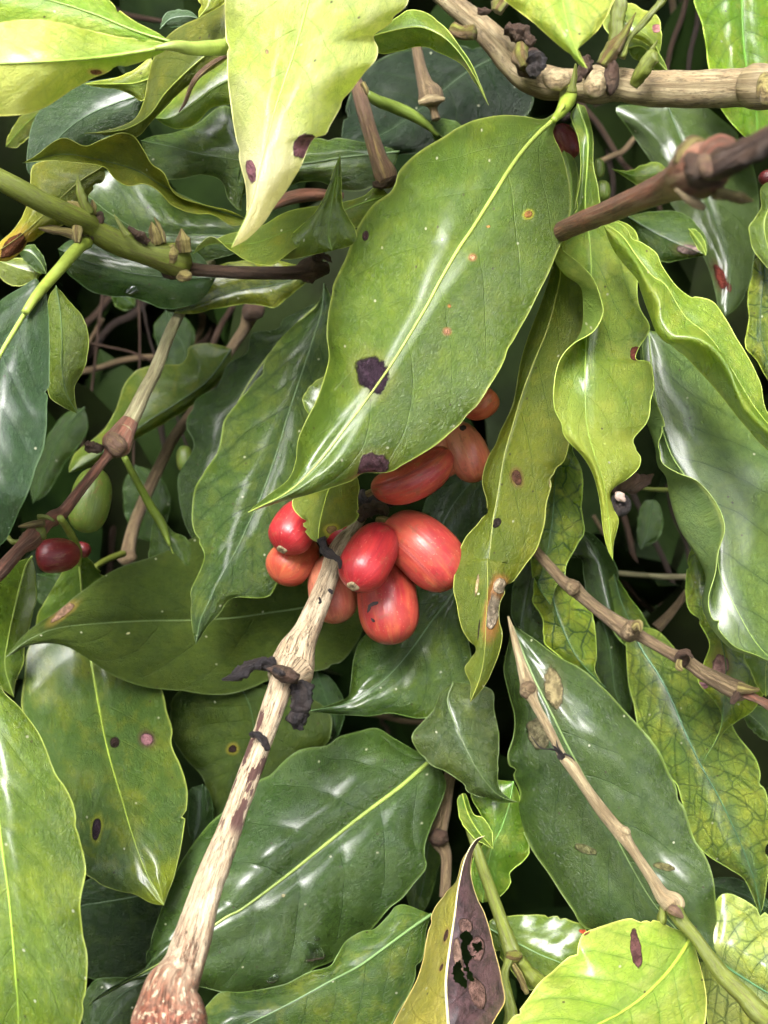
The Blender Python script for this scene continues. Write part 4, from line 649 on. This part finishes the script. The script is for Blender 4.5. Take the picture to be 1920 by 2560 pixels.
# ------------------------------------------------------------------ branches and twigs
b = twig('thick cream weathered branch rising from the bottom to the cherries', 'E 760,1180 720,1250 665,1340 I 620,110 575,190 545,290 495,420 440,550 405,620 370,700 343,790 330,805 300,850 260,960 200,1130 100,1400 30,1600 K 1120,830 1060,1000 1010,1170 962,1330 925,1420 890,1490 880,1620 868,1750 850,1900',
     (19.6, 19.2, 18.8, 18.2, 17.6, 17, 16.4, 15.8, 15.2, 14.8, 14.4), (60, 62, 66, 92, 100, 104, 116, 130, 150, 205, 236, 200, 138, 122, 116, 120, 130, 146, 160, 190, 215, 250, 300, 390, 400, 380), 'cream',
     bits=[('dead_bract', 'H 1420,745 1380,745 1330,752 1280,770 1220,810 1150,828', (17.1, 17, 16.9, 16.9), (60, 66, 60, 66, 46, 8), 'black'), ('dead_bract', 'H 1530,850 1560,890 1565,950 1550,1020 1545,1085', (17, 16.9, 16.9), (60, 84, 88, 84, 50), 'black'),
           ('dead_bract', 'H 1300,1110 1345,1118 1375,1150 1390,1195', (16.35, 16.2, 16.2), (30, 44, 44, 24), 'black'), ('dead_bract', 'H 1420,770 1450,790 1480,800', (16.5, 16.4), (20, 34, 10), 'black'),
           ('dead_bract', 'E 500,1385 520,1440 560,1470 600,1500 600,1540', (17.6, 17.5, 17.5), (46, 40, 26, 20, 8), 'black'), ('bark_flake', 'I 495,400 500,425 490,432', (17.0, 17.0), (10, 16, 8), 'black'), ('bark_flake', 'I 540,360 555,372 560,385', (17.2, 17.2), (14, 20, 8), 'black'),
           ('dead_stalk', 'E 700,1180 760,1190 840,1180 960,1200', (19.4, 19.3, 19.3), (50, 80, 60, 20), 'black'), ('dead_stalk', 'E 700,1290 740,1240 800,1230 850,1260', (19.2, 19.1), (40, 70, 70, 20), 'dark')],
     name='branch', cat='branch', rough=.055)
lump('node', 'K 875,1640', 14.9, 150, 212, 8, BK['knob'], b, 3.3, .16, 205)
lump('node', 'I 318,800', 16.62, 40, 84, 110, BK['dark'], b, 5.1, .35, 74)
twig('thick tan mossy branch across the top right', 'C -200,-170 -60,-50 60,50 180,150 290,265 400,385 520,430 640,435 760,440 900,440 1000,455 1200,462 1400,458 1560,450 1620,450 1800,445', (20.4, 20.2, 20, 19.8, 19.4, 18.8, 18.2), (96, 100, 110, 130, 150, 160, 165, 150, 190, 170, 175, 185, 190, 200, 230, 200), 'tan',
     nodes=[('C 420,330', 19.4, 60, 80, 20, 'dark'), ('C 560,410', 19.3, 70, 60, 0, 'tan'), ('C 850,400', 19, 40, 95, 5, 'dark'), ('C 760,440', 18.9, 62, 75, 0, 'tan'), ('C 1650,470', 17.6, 50, 90, 0, 'scale')],
     bits=[('bud', 'C 960,440 1010,370 1050,300 1075,265', (18.8, 18.6, 18.5), (50, 76, 84, 40), 'green'), ('bud', 'C 800,340 850,260 900,200 975,65', (19, 18.9, 18.8), (60, 80, 50, 6), 'gbrown'), ('stipule', 'C 900,300 940,200 1020,110 1120,-10', (19, 18.9), (40, 30, 36, 40), 'green'), ('bud', 'C 860,260 870,150 880,50 890,-40', (19.2, 19.2), (60, 70, 80, 80), 'green'),
           ('stipule', 'C 1040,300 1060,250 1090,205', (18.6, 18.5), (30, 24, 4), 'green'), ('stipule', 'C 640,480 655,400 662,330', (18.7, 18.5), (50, 30, 8), 'green'), ('dead_scale', 'C 160,60 200,60 245,45', (19.5, 19.4), (40, 26, 4), 'dark'), ('bud_scar', 'C 250,60 275,20 290,-10', (19.3, 19.3), (60, 64, 50), 'gbrown'), ('bud_scar', 'C 20,150 80,170 140,170', (19.5, 19.3), (70, 70, 62), 'gbrown'),
           ('bud_scar', 'C 370,230 380,290 400,350', (19.1, 19), (50, 90, 60), 'gbrown'), ('bud_scar', 'C 300,150 380,180 440,230', (19.5, 19.4), (60, 90, 60), 'dark'), ('dead_scale', 'C 420,280 450,330 440,400', (19, 18.9), (60, 80, 30), 'black'), ('dead_scale', 'C 730,310 690,380 660,420', (18.9, 18.8), (60, 60, 20), 'dark')], name='branch', cat='branch', rough=.06)
twig('blurred reddish-brown twig with torn end joint at the right edge', 'C 380,1300 560,1212 700,1150 850,1090 1000,1025 1150,960 1230,925 1290,895 1350,870 1450,840 1560,780 1750,670', (19.2, 18.2, 16.6, 15.2, 14, 13, 12.4, 12.1, 11.8, 11.4), (90, 100, 110, 120, 134, 170, 220, 290, 270, 150, 130, 130), 'red',
     nodes=[('C 1330,875', 12.15, 118, 108, 20, 'dark'), ('C 1350,860', 11.75, 60, 70, -20, 'plum')], bits=[('dark_end', 'C 1380,865 1450,838 1560,778 1760,665', (11.9, 11.6, 11.3), (150, 152, 146, 140), 'umber'), ('torn_scale', 'C 1200,850 1220,780 1280,730 1330,730', (12.3, 12.2), (70, 70, 50, 20), 'scale'), ('dead_stipule', 'C 1330,830 1370,770 1430,740 1500,760', (12, 11.9), (60, 90, 80, 30), 'red'), ('torn_scale', 'C 1380,1000 1450,1010 1520,1030 1580,1040', (12.2, 12.3), (80, 60, 50, 10), 'scale'), ('torn_scale', 'C 1180,980 1260,1040 1330,1080', (12.4, 12.3), (20, 44, 30), 'tan')], cat='twig')
twig('short plum-brown twig above left of the central leaf', 'B 660,380 690,450 722,560 762,700 800,820 838,905 850,950', (19.4, 19.2, 19), (66, 72, 76, 80, 92, 124, 90), 'plum', bits=[('bud_scale', 'B 720,430 738,470 745,490', (19.2, 19.2), (30, 30, 10), 'scale'), ('dead_scale', 'B 780,960 840,950 890,910', (19.1, 18.8), (30, 40, 10), 'dark')])
twig('short tan twig with capped joint hanging from the top', 'B 990,150 1000,250 1020,360 1045,440 1070,490 1078,520 1085,560 1100,620', (20.6, 20.4, 20.3), (48, 54, 62, 84, 134, 120, 46, 46), 'brown', bits=[('cap', 'B 1010,535 1075,515 1145,515', (20.2, 20.1), (26, 50, 20), 'tan')])
twig('flat reddish dead stalk with wet rim behind the pale leaf tip', 'B 250,1075 320,1035 400,1015 500,1010 620,1015', (19.9, 20.1), (30, 62, 70, 60, 30), 'red', cat='dead stalk', name='dead_stalk')
twig('pale grey-green twig descending to a pink joint in the left gap', 'D 1090,-60 1010,60 940,200 880,320 810,500 740,640 685,755 640,830', (21.6, 21, 20, 19, 18.5), (56, 56, 56, 60, 68, 74, 86, 104), 'grey')
twig('reddish branch with joints at the left edge above the dark cherry', 'D 675,770 640,830 598,900 560,950 480,1050 400,1150 330,1240 280,1275 240,1300 175,1370 150,1400 100,1440 0,1550 -120,1650', (18.6, 18.4, 18, 17.6, 17.2, 16.8), (88, 120, 150, 56, 54, 56, 66, 84, 70, 100, 96, 70, 82, 90), 'red',
     nodes=[('D 595,890', 18.3, 66, 56, 40, 'plum'), ('D 200,1350', 17.4, 40, 46, -40, 'green'), ('D 145,1400', 17.3, 38, 50, -40, 'brown')], bits=[('dead_stipule', 'D 450,900 490,910 530,915', (18.3, 18.2), (50, 60, 40), 'dark'), ('dead_stipule', 'D 95,1320 160,1310 230,1295', (17.3, 17.3), (8, 36, 40), 'scale'), ('stipule', 'D 40,1375 70,1400 120,1390', (17.4, 17.3), (26, 26, 26), 'green'), ('stipule', 'D 200,1270 240,1270 280,1290', (17.3, 17.2), (26, 26, 14), 'green')], name='branch', cat='branch')
twig('thick green branch with buds and dark joints at the upper left', 'A -120,860 -40,910 100,985 250,1065 380,1125 440,1150 475,1180 540,1225 640,1270 760,1310 850,1335 910,1350 950,1370', (16.8, 17.2, 17.8, 18.2, 18.6, 19), (108, 110, 112, 112, 116, 120, 120, 124, 130, 128, 150, 180, 120), 'green',
     nodes=[('A 475,1180', 18.05, 52, 96, 28, 'dark'), ('A 905,1350', 18.9, 84, 96, 20, 'dark'), ('A 890,1320', 18.6, 36, 54, 0, 'scale'), ('A 955,1430', 18.75, 40, 34, 0, 'scale')],
     bits=[('bud', 'A 470,1110 440,1060 415,990 403,905', (17.8, 17.7, 17.6), (44, 60, 40, 6), 'green'), ('bud', 'A 480,1110 482,1070 480,1035', (17.9, 17.8), (30, 30, 8), 'scale'), ('bud', 'A 420,1100 390,1070 350,1045', (17.8, 17.7), (50, 54, 14), 'scale'), ('stipule', 'A 400,1220 330,1200 260,1190 200,1182', (17.6, 17.5), (50, 44, 40, 8), 'scale'), ('bud', 'A 400,1180 400,1220 400,1260', (17.6, 17.5), (50, 56, 30), 'scale'),
           ('stipule', 'A 660,1225 630,1175 590,1110', (18, 17.9), (44, 26, 4), 'green'), ('dead_stipule', 'A 770,1260 720,1220 665,1175', (18.3, 18.2), (30, 50, 20), 'dark'), ('bud', 'A 810,1270 800,1210 785,1150', (18.5, 18.4), (60, 56, 8), 'scale'), ('bud', 'A 850,1260 830,1190 800,1125', (18.5, 18.5), (30, 30, 4), 'scale'), ('bud', 'A 955,1310 950,1250 940,1185', (18.6, 18.5), (60, 66, 8), 'scale')], name='branch', cat='branch', rough=.04)
twig('dark brown level twig carrying on from the budding green branch', 'A 960,1385 1030,1400 1200,1412 1400,1416 1540,1412 1600,1400 1700,1390', (19, 19.2, 19.6), (76, 66, 66, 68, 74, 120, 60), 'dark', nodes=[('A 1600,1400', 19.5, 50, 70, 0, 'dark')], bits=[('dry_scale', 'B 400,1270 420,1200 435,1235', (19.4, 19.2), (30, 26, 8), 'scale'), ('dry_scale', 'B 470,1330 520,1330 560,1360', (19.4, 19.2), (40, 30, 8), 'dark')])
twig('slanting brown twig with knobbly joints at the right below the lime leaf', 'J 430,130 520,232 600,320 650,352 700,400 800,480 890,545 945,580 985,595 1050,632 1150,690 1215,718 1260,745 1320,790 1440,855 1520,892 1545,905', (19.2, 18.9, 18.6, 18.4, 18.2), (52, 54, 62, 84, 70, 72, 92, 112, 70, 62, 64, 80, 70, 78, 96, 104, 60), 'brown',
     nodes=[('J 645,350', 18.75, 36, 44, 35, 'brown'), ('J 950,572', 18.45, 48, 56, 30, 'brown'), ('J 1215,718', 18.3, 40, 44, 20, 'dark')],
     bits=[('bud_scale', 'J 960,560 990,540 1000,580', (18.2, 18.1), (40, 40, 10), 'scale'), ('bud_scale', 'J 1200,700 1240,690 1270,715', (18.1, 18), (40, 40, 14), 'dark'), ('bud_scale', 'J 1200,730 1195,760 1215,780', (18.1, 18), (30, 36, 14), 'scale'), ('bud', 'J 1500,870 1560,880 1615,880', (18.1, 18), (60, 40, 16), 'scale'), ('bud_scale', 'J 1500,900 1480,930 1475,955', (18.1, 18), (50, 40, 16), 'dark'), ('green_shoot', 'J 1540,905 1600,930 1700,980', (18.2, 18), (50, 40, 46), 'red')], rough=.07)
twig('grey-brown twig tapering to a thorn in front of the big dark leaf', 'J 312,500 340,600 372,720 405,830 420,885 440,930 470,990 520,1080 575,1190 600,1235 640,1275 700,1370 800,1510 870,1595 905,1630 M 930,715 980,790 1060,910 1110,990 1165,1035 1180,1070', (18.6, 18.2, 17.9, 17.7, 17.6, 17.4, 17.2), (10, 34, 46, 70, 92, 56, 46, 46, 44, 50, 66, 58, 66, 72, 84, 62, 52, 60, 82, 122, 90), 'tan',
     nodes=[('J 412,880', 18.05, 40, 48, 30, 'brown'), ('M 918,668', 17.5, 26, 34, 20, 'tan')], bits=[('thread', 'J 590,1200 540,1190 480,1180 430,1120', (17.8, 17.7, 17.8), (10, 8, 6, 3), 'black'), ('dead_bract', 'J 545,1160 575,1205 600,1240', (17.8, 17.7), (16, 44, 26), 'black'), ('thread', 'J 560,1140 570,1180 600,1220', (17.6, 17.6), (3, 10, 5), 'black'), ('thread', 'J 600,1210 640,1230 660,1250', (17.6, 17.6), (10, 8, 3), 'black')], rough=.05)
twig('green shoot running to the bottom right corner beside the yellow leaf', 'M 1170,1060 1210,1125 1280,1205 1345,1300 1430,1410 1540,1520 1620,1605 1760,1700', (17.2, 17, 16.8, 16.6), (90, 76, 66, 74, 92, 100, 116, 110), 'green', bits=[('bud_scale', 'M 1150,1060 1180,1075 1220,1110', (17, 16.9), (50, 60, 10), 'plum'), ('leaf_stub', 'M 1118,1050 1110,1100 1105,1150', (17.3, 17.3), (40, 44, 44), 'green')], cat='shoot', name='green_shoot')
twig('thin green stem running down past the dead plum leaf', 'L 1235,470 1262,600 1300,720 1345,860 1395,1000 1440,1130 1478,1240 1500,1310', (18.9, 18.6, 18.4, 18.2), (34, 46, 52, 58, 64, 68, 84, 90), 'green', nodes=[('M 340,1310', 18.1, 46, 34, 0, 'gbrown')],
     bits=[('side_shoot', 'M 320,1320 292,1400 310,1520 330,1620 300,1720', (18.1, 17.9, 17.7), (60, 44, 54, 70, 60), 'green'), ('side_shoot', 'M 370,1330 420,1390 470,1440 540,1500', (18.2, 18.3), (50, 60, 80, 60), 'green'), ('dry_scale', 'M 330,1340 370,1410 410,1500', (18.1, 18.1), (20, 34, 26), 'scale')], cat='green shoot', name='green_shoot')
twig('brown jointed twig in the gap right of the big glossy leaf', 'L 1190,300 1160,420 1140,540 1115,650 1112,700 1150,780 1150,900 1145,1000', (20.8, 20.6, 20.4), (60, 64, 80, 88, 96, 60, 56, 60), 'brown', nodes=[('L 1112,690', 20.3, 50, 44, 0, 'dark')])
twig('slim brown twig behind the scalloped dark leaf', 'D 1300,210 1270,290 1210,380 1150,480 1090,590 1000,720 900,860 850,960 760,1150 690,1330 660,1470', (25, 25, 24.6, 24.4, 24), (90, 60, 54, 52, 50, 52, 56, 56, 60, 64, 80), 'brown', nodes=[('D 1310,200', 24.6, 60, 50, 0, 'dark'), ('D 655,1480', 23.6, 50, 40, 0, 'brown')])
twig('short green stub joining the brown twig near the dark red cherry', 'D 490,1530 560,1490 640,1460', (22, 23), (30, 34, 36), 'green', cat='stub', name='green_stub')
twig('pale thin stem across the black gap at the right', 'F 880,1560 1000,1572 1120,1580 1240,1580', (24, 24), (26, 28, 30, 30), 'grey')
twig('pale brown twig end in the black gap above the right twig', 'J 1240,370 1190,440 1130,510 1080,560', (22.6, 22.6), (36, 40, 50, 60), 'brown')
twig('green stalk crossing the black gap beside the lime leaf tip', 'F 1000,1120 1070,1128 1150,1130', (22, 22), (20, 22, 24), 'green')
twig('dead curled brown stipule over the upper left leaf', 'A 1180,285 1100,330 1030,390 990,450 960,530 928,580', (17.2, 17.2, 17.6), (24, 26, 30, 24, 18, 6), 'plum', cat='dead stipule', name='dead_stipule')
b = thing('shrivelled_fruit', 'shrivelled black fruit with modelled pale highlight stuck at the lime leaf tip', 'shrivelled fruit', world((*P('F 900,1200')[0], 17.6)))
lump('fruit', 'F 895,1205', 17.7, 52, 66, -10, BK['black'], b, 2.2, .3); lump('painted_highlight', 'F 892,1165', 17.5, 22, 30, -55, stalkmat((.34, .25, .2), .5), b, 3.1, .4, 10)  # small pale lump stands in for a highlight on the dark fruit
b = thing('dead_leaf', 'crumpled dark brown dead leaf behind the lime leaf tip', 'dead leaf', world((*P('F 960,1100')[0], 19)))
lump('blade', 'F 975,1095', 19, 90, 46, -25, BK['dark'], b, 6.2, .45, 26)
wm = NT('clear_water'); gl = wm.n('ShaderNodeBsdfPrincipled'); gl.inputs['Base Color'].default_value = (.95, 1, .97, 1); gl.inputs['Roughness'].default_value = .02; gl.inputs['Transmission Weight'].default_value = 1; gl.inputs['IOR'].default_value = 1.33; wm.t.links.new(gl.outputs[0], wm.out.inputs[0]); BK['water'] = wm.mat
def drop(label, lf, c, rx, ry, a, rz=9, n=1.):
    G = GR[lf]; p = P(c)[0]; dd = np.linalg.norm(G[:, :, :2] - p, axis=2); i, j = np.unravel_index(dd.argmin(), dd.shape); d = G[i, j, 2]
    t = thing('water_drop', label, 'water drop', world((p[0], p[1], d)), 'beads of rain water on the leaves'); lump('bead', c, d - .01, rx, ry, a, BK['water'], t, seed_(), .22 * n, rz)
BG = 'biggest glossy dark leaf at the bottom centre with diagonal pale midrib'
drop('broad flat pool of rain water at the lower rim of the biggest bottom leaf', BG, 'L 410,1275', 105, 52, 10, 9, 1.5)
drop('small bead of water left of the broad pool on the biggest bottom leaf', BG, 'L 255,1425', 34, 18, -30)
drop('narrow bead of water above the broad pool on the biggest bottom leaf', BG, 'L 470,1215', 26, 14, 0)
drop('bead of water on the wet dark leaf below the budding branch', 'wet dark leaf with white glint below the budding branch', 'A 685,1500', 40, 24, -20)
for c in ('K 735,185', 'M 1060,605'): pass
#BACK
# ------------------------------------------------------------------ the shrub's shaded interior
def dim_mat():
    g = NT('shade_darkened_leaf_skin'); g_i = g.n('ShaderNodeNewGeometry'); tc = g.n('ShaderNodeTexCoord').outputs['Object']
    n = g.noise(tc, 60, 3); c = g.mix(g.mr(n, .4, .6), (.009, .021, .005), (.020, .042, .008))  # interior shade put into near-black leaf colours
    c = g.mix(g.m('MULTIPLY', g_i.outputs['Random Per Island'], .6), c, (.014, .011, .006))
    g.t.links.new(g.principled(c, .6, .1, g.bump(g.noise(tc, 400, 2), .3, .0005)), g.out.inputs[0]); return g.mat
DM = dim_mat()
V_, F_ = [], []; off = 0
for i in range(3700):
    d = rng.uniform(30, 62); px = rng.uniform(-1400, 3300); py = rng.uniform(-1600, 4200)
    if i > 2600:      # unseen leaves added above and beside the picture to cut light
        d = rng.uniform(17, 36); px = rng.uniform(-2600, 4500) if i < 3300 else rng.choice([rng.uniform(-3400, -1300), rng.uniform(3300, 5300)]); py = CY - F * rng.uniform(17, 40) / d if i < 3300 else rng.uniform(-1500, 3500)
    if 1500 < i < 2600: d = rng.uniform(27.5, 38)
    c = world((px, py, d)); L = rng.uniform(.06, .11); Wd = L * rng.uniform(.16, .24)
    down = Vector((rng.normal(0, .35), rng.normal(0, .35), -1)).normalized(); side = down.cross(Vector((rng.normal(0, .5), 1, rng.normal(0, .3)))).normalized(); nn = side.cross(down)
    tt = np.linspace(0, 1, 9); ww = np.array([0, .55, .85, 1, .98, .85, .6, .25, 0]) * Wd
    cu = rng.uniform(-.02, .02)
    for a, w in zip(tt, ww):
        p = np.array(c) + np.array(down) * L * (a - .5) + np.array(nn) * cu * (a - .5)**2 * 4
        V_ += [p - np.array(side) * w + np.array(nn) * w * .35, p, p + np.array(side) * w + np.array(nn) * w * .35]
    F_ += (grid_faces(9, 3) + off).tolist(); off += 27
o = mesh_obj('foliage', V_, F_, DM); o['kind'] = 'stuff'; o['label'] = 'mass of shade-darkened leaves deep inside the shrub, plus unseen leaves added for shade'; o['category'] = 'foliage'
tws = ['D 720,150 700,330 690,500 700,640', 'D 640,250 540,380 430,470', 'D 380,330 480,220 560,150', 'D 1060,230 1040,330 1000,420', 'D 640,1000 640,1180 600,1350 570,1450', 'D 860,760 900,880 850,1000', 'D 240,760 330,690 460,600',
       'D 500,500 600,560 700,470', 'D 1180,250 1140,330 1080,420', 'C 800,560 850,700 840,880', 'C 740,600 900,720 960,900', 'C 880,780 960,720 1010,690', 'C 1230,-20 1190,140 1160,300', 'C 1290,60 1240,200 1250,350', 'C 1180,40 1300,160 1340,300',
       'J 960,100 980,250 1030,450', 'F 940,1280 960,1450 980,1659', 'F 1200,1300 1260,1450 1300,1600', 'L 820,20 840,80 830,140', 'D 420,400 300,520 260,640', 'D 700,680 640,780 560,860', 'A 620,60 700,100 800,60', 'A 900,20 980,30 1060,40', 'J 880,200 960,330 1060,500']
tws += ['D 560,120 480,600', 'D 760,240 900,700', 'D 330,300 640,420', 'D 300,620 560,760', 'D 820,880 720,1300', 'D 680,900 560,1300', 'D 1120,240 980,560', 'D 560,700 860,640', 'C 780,560 900,860', 'C 700,620 860,640', 'C 1240,40 1340,340', 'C 1160,-20 1230,330', 'F 900,1240 1040,1640', 'F 1040,1330 1180,1650', 'J 900,260 1080,500', 'L 560,40 880,80', 'A 560,40 900,120', 'D 620,1280 700,1500']
for i, pth in enumerate(tws):
    q_ = pth.split(); a_, b_, y_, z_ = [[float(t) for t in q_[j].split(',')] for j in (1, 2, -2, -1)]
    e0 = (a_[0] * 1.7 - z_[0] * .7, a_[1] * 1.7 - z_[1] * .7); e1 = (z_[0] * 1.7 - a_[0] * .7, z_[1] * 1.7 - a_[1] * .7)
    pth = ' '.join([q_[0]] + ['%f,%f' % (e0[0] + (e1[0] - e0[0]) * t_ + rng.normal(0, 14), e0[1] + (e1[1] - e0[1]) * t_ + rng.normal(0, 14)) for t_ in (0, .2, .4, .6, .8, 1)])
    dd = 26 + (i * 37 % 40) / 10; w = 15 + (i * 53 % 27)
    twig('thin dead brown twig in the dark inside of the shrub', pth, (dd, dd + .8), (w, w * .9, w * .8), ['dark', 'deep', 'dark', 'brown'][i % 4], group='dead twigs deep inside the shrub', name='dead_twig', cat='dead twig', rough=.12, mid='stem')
V_, F_ = [], []; off = 0
for i in range(260):
    d = rng.uniform(16.5, 27); sgn = i % 2; py = rng.uniform(-300, 3200); L = rng.uniform(.05, .085); m_ = F * L * .42 / d * 100
    px = 1920 + m_ + rng.uniform(0, 1700) if sgn else -m_ - rng.uniform(0, 1700); Wd = L * rng.uniform(.17, .22)
    c = world((px, py, d)); down = Vector((rng.normal(0, .3), rng.normal(0, .3), -1)).normalized(); side = down.cross(Vector((rng.normal(0, .4), 1, rng.normal(0, .3)))).normalized(); nn = side.cross(down); cu = rng.uniform(-.015, .015)
    for a in np.linspace(0, 1, 15):
        w = Wd * max(0, math.sin(math.pi * a**.85))**.9 * (1 - .35 * a**4)
        for b in (-1, -.5, 0, .5, 1): V_.append(np.array(c) + np.array(down) * L * (a - .5) + np.array(nn) * (cu * (a - .5)**2 * 4 + w * .3 * abs(b) + .0015 * math.sin(a * 20 + b * 2 + i) * abs(b)) + np.array(side) * w * b)
    F_ += (grid_faces(15, 5) + off).tolist(); off += 75
g = NT('side_leaf_skin'); gi = g.n('ShaderNodeNewGeometry').outputs['Random Per Island']; tc = g.n('ShaderNodeTexCoord').outputs['Object']
c = g.mix(gi, (.03, .075, .012), (.12, .19, .02)); c = g.mix(g.m('MULTIPLY', g.mr(g.noise(tc, 120, 4), .45, .6), .5), c, (.16, .22, .02))
g.t.links.new(g.principled(c, .3, .5, g.bump(g.noise(tc, 700, 3), .4, .0004), .6, .28), g.out.inputs[0])
o = mesh_obj('foliage', V_, F_, g.mat); o['kind'] = 'stuff'; o['label'] = 'green leaves of the shrub growing on past both sides'; o['category'] = 'foliage'
# added unseen leaf wall at the viewer's back: blocks low sky, darkens leaf reflections
V_, F_ = [], []; off = 0
for i in range(4200):
    az = rng.uniform(math.radians(70), math.radians(290)); rr_ = rng.uniform(1.7, 2.6); z = .1 + 3.5 * rng.uniform(0, 1)**.8 + .35 * math.sin(az * 5) + .2 * math.sin(az * 11 + 1)
    c = np.array([rr_ * math.sin(az), rr_ * math.cos(az), z]); L = rng.uniform(.14, .26); Wd = L * .24
    down = Vector((rng.normal(0, .6), rng.normal(0, .6), -1)).normalized(); side = down.cross(Vector(rng.normal(0, 1, 3))).normalized(); nn = side.cross(down)
    ww = np.array([0, .85, 1, .7, 0]) * Wd
    for a, w in zip(np.linspace(0, 1, 5), ww):
        p = c + np.array(down) * L * (a - .5); V_ += [p - np.array(side) * w + np.array(nn) * w * .35, p, p + np.array(side) * w + np.array(nn) * w * .35]
    F_ += (grid_faces(5, 3) + off).tolist(); off += 15
o = mesh_obj('sky_block_leaves', V_, F_, DM); o['kind'] = 'stuff'; o['label'] = 'unseen leaf screen added behind the viewer to block low sky'; o['category'] = 'sky_block_leaves'
# ground under the shrub
g = NT('soil'); tc = g.n('ShaderNodeTexCoord').outputs['Object']; n = g.noise(tc, 12, 6, .65)
c = g.mix(g.mr(n, .4, .62), (.012, .008, .005), (.03, .02, .012)); g.t.links.new(g.principled(c, .9, .2, g.bump(n, .8, .02)), g.out.inputs[0])
nn = 80; xs = np.linspace(-1, 1, nn); X, Y = np.meshgrid(np.sign(xs) * np.abs(xs)**2.4 * 60, np.sign(xs) * np.abs(xs)**2.4 * 60, indexing='ij')
Z = .03 * fbm(X * 3, Y * 3, 2, 4) + .4 * fbm(X * .1, Y * .1, 3, 2) * np.clip(np.hypot(X, Y) / 8, 0, 1)
o = mesh_obj('ground', np.stack([X, Y, Z], -1).reshape(-1, 3), grid_faces(nn, nn)[:, ::-1], g.mat, origin=(0, 0, 0)); o['kind'] = 'structure'
# ------------------------------------------------------------------ light
SUN_EL, SUN_AZ = math.radians(68), math.radians(202)      # azimuth clockwise from +Y; behind the viewer's left shoulder
w = bpy.data.worlds.new('World'); S.world = w; w.use_nodes = True; nt = w.node_tree; nt.nodes.clear()
sky = nt.nodes.new('ShaderNodeTexSky'); sky.sky_type = 'NISHITA'; sky.sun_disc = False; sky.sun_elevation = SUN_EL; sky.sun_rotation = SUN_AZ; sky.air_density = 1; sky.dust_density = 4
tcn = nt.nodes.new('ShaderNodeTexCoord'); cn = nt.nodes.new('ShaderNodeTexNoise'); cn.inputs['Scale'].default_value = 2.3; cn.inputs['Detail'].default_value = 3
nt.links.new(tcn.outputs['Generated'], cn.inputs['Vector'])
mr = nt.nodes.new('ShaderNodeMapRange'); mr.interpolation_type = 'SMOOTHSTEP'; mr.inputs[1].default_value = .50; mr.inputs[2].default_value = .57; nt.links.new(cn.outputs[0], mr.inputs[0])
hs = nt.nodes.new('ShaderNodeHueSaturation'); hs.inputs['Saturation'].default_value = .35; hs.inputs['Value'].default_value = .32; nt.links.new(sky.outputs[0], hs.inputs['Color'])
hs2 = nt.nodes.new('ShaderNodeHueSaturation'); hs2.inputs['Saturation'].default_value = .28; hs2.inputs['Value'].default_value = 10.0; nt.links.new(sky.outputs[0], hs2.inputs['Color'])
mx = nt.nodes.new('ShaderNodeMix'); mx.data_type = 'RGBA'; nt.links.new(mr.outputs[0], mx.inputs[0]); nt.links.new(hs.outputs[0], mx.inputs[6]); nt.links.new(hs2.outputs[0], mx.inputs[7])
bg = nt.nodes.new('ShaderNodeBackground'); bg.inputs[1].default_value = .10; nt.links.new(mx.outputs[2], bg.inputs[0])
ow = nt.nodes.new('ShaderNodeOutputWorld'); nt.links.new(bg.outputs[0], ow.inputs[0])
sl = bpy.data.lights.new('sun', 'SUN'); sl.energy = 2.8; sl.angle = math.radians(20); sl.color = (1, .98, .95)
so = bpy.data.objects.new('sun', sl); COL.objects.link(so)
sd_ = Vector((math.sin(SUN_AZ) * math.cos(SUN_EL), math.cos(SUN_AZ) * math.cos(SUN_EL), math.sin(SUN_EL)))
so.rotation_euler = sd_.to_track_quat('Z', 'Y').to_euler(); so.location = (0, 0, 5)
S.view_settings.view_transform = 'Standard'; S.view_settings.look = 'None'; S.view_settings.gamma = 1; S.view_settings.exposure = 0.48
S.cycles.max_bounces = 5; S.cycles.diffuse_bounces = 2; S.cycles.glossy_bounces = 2; S.cycles.transmission_bounces = 4; S.cycles.use_denoising = True; S.cycles.adaptive_threshold = 0.035
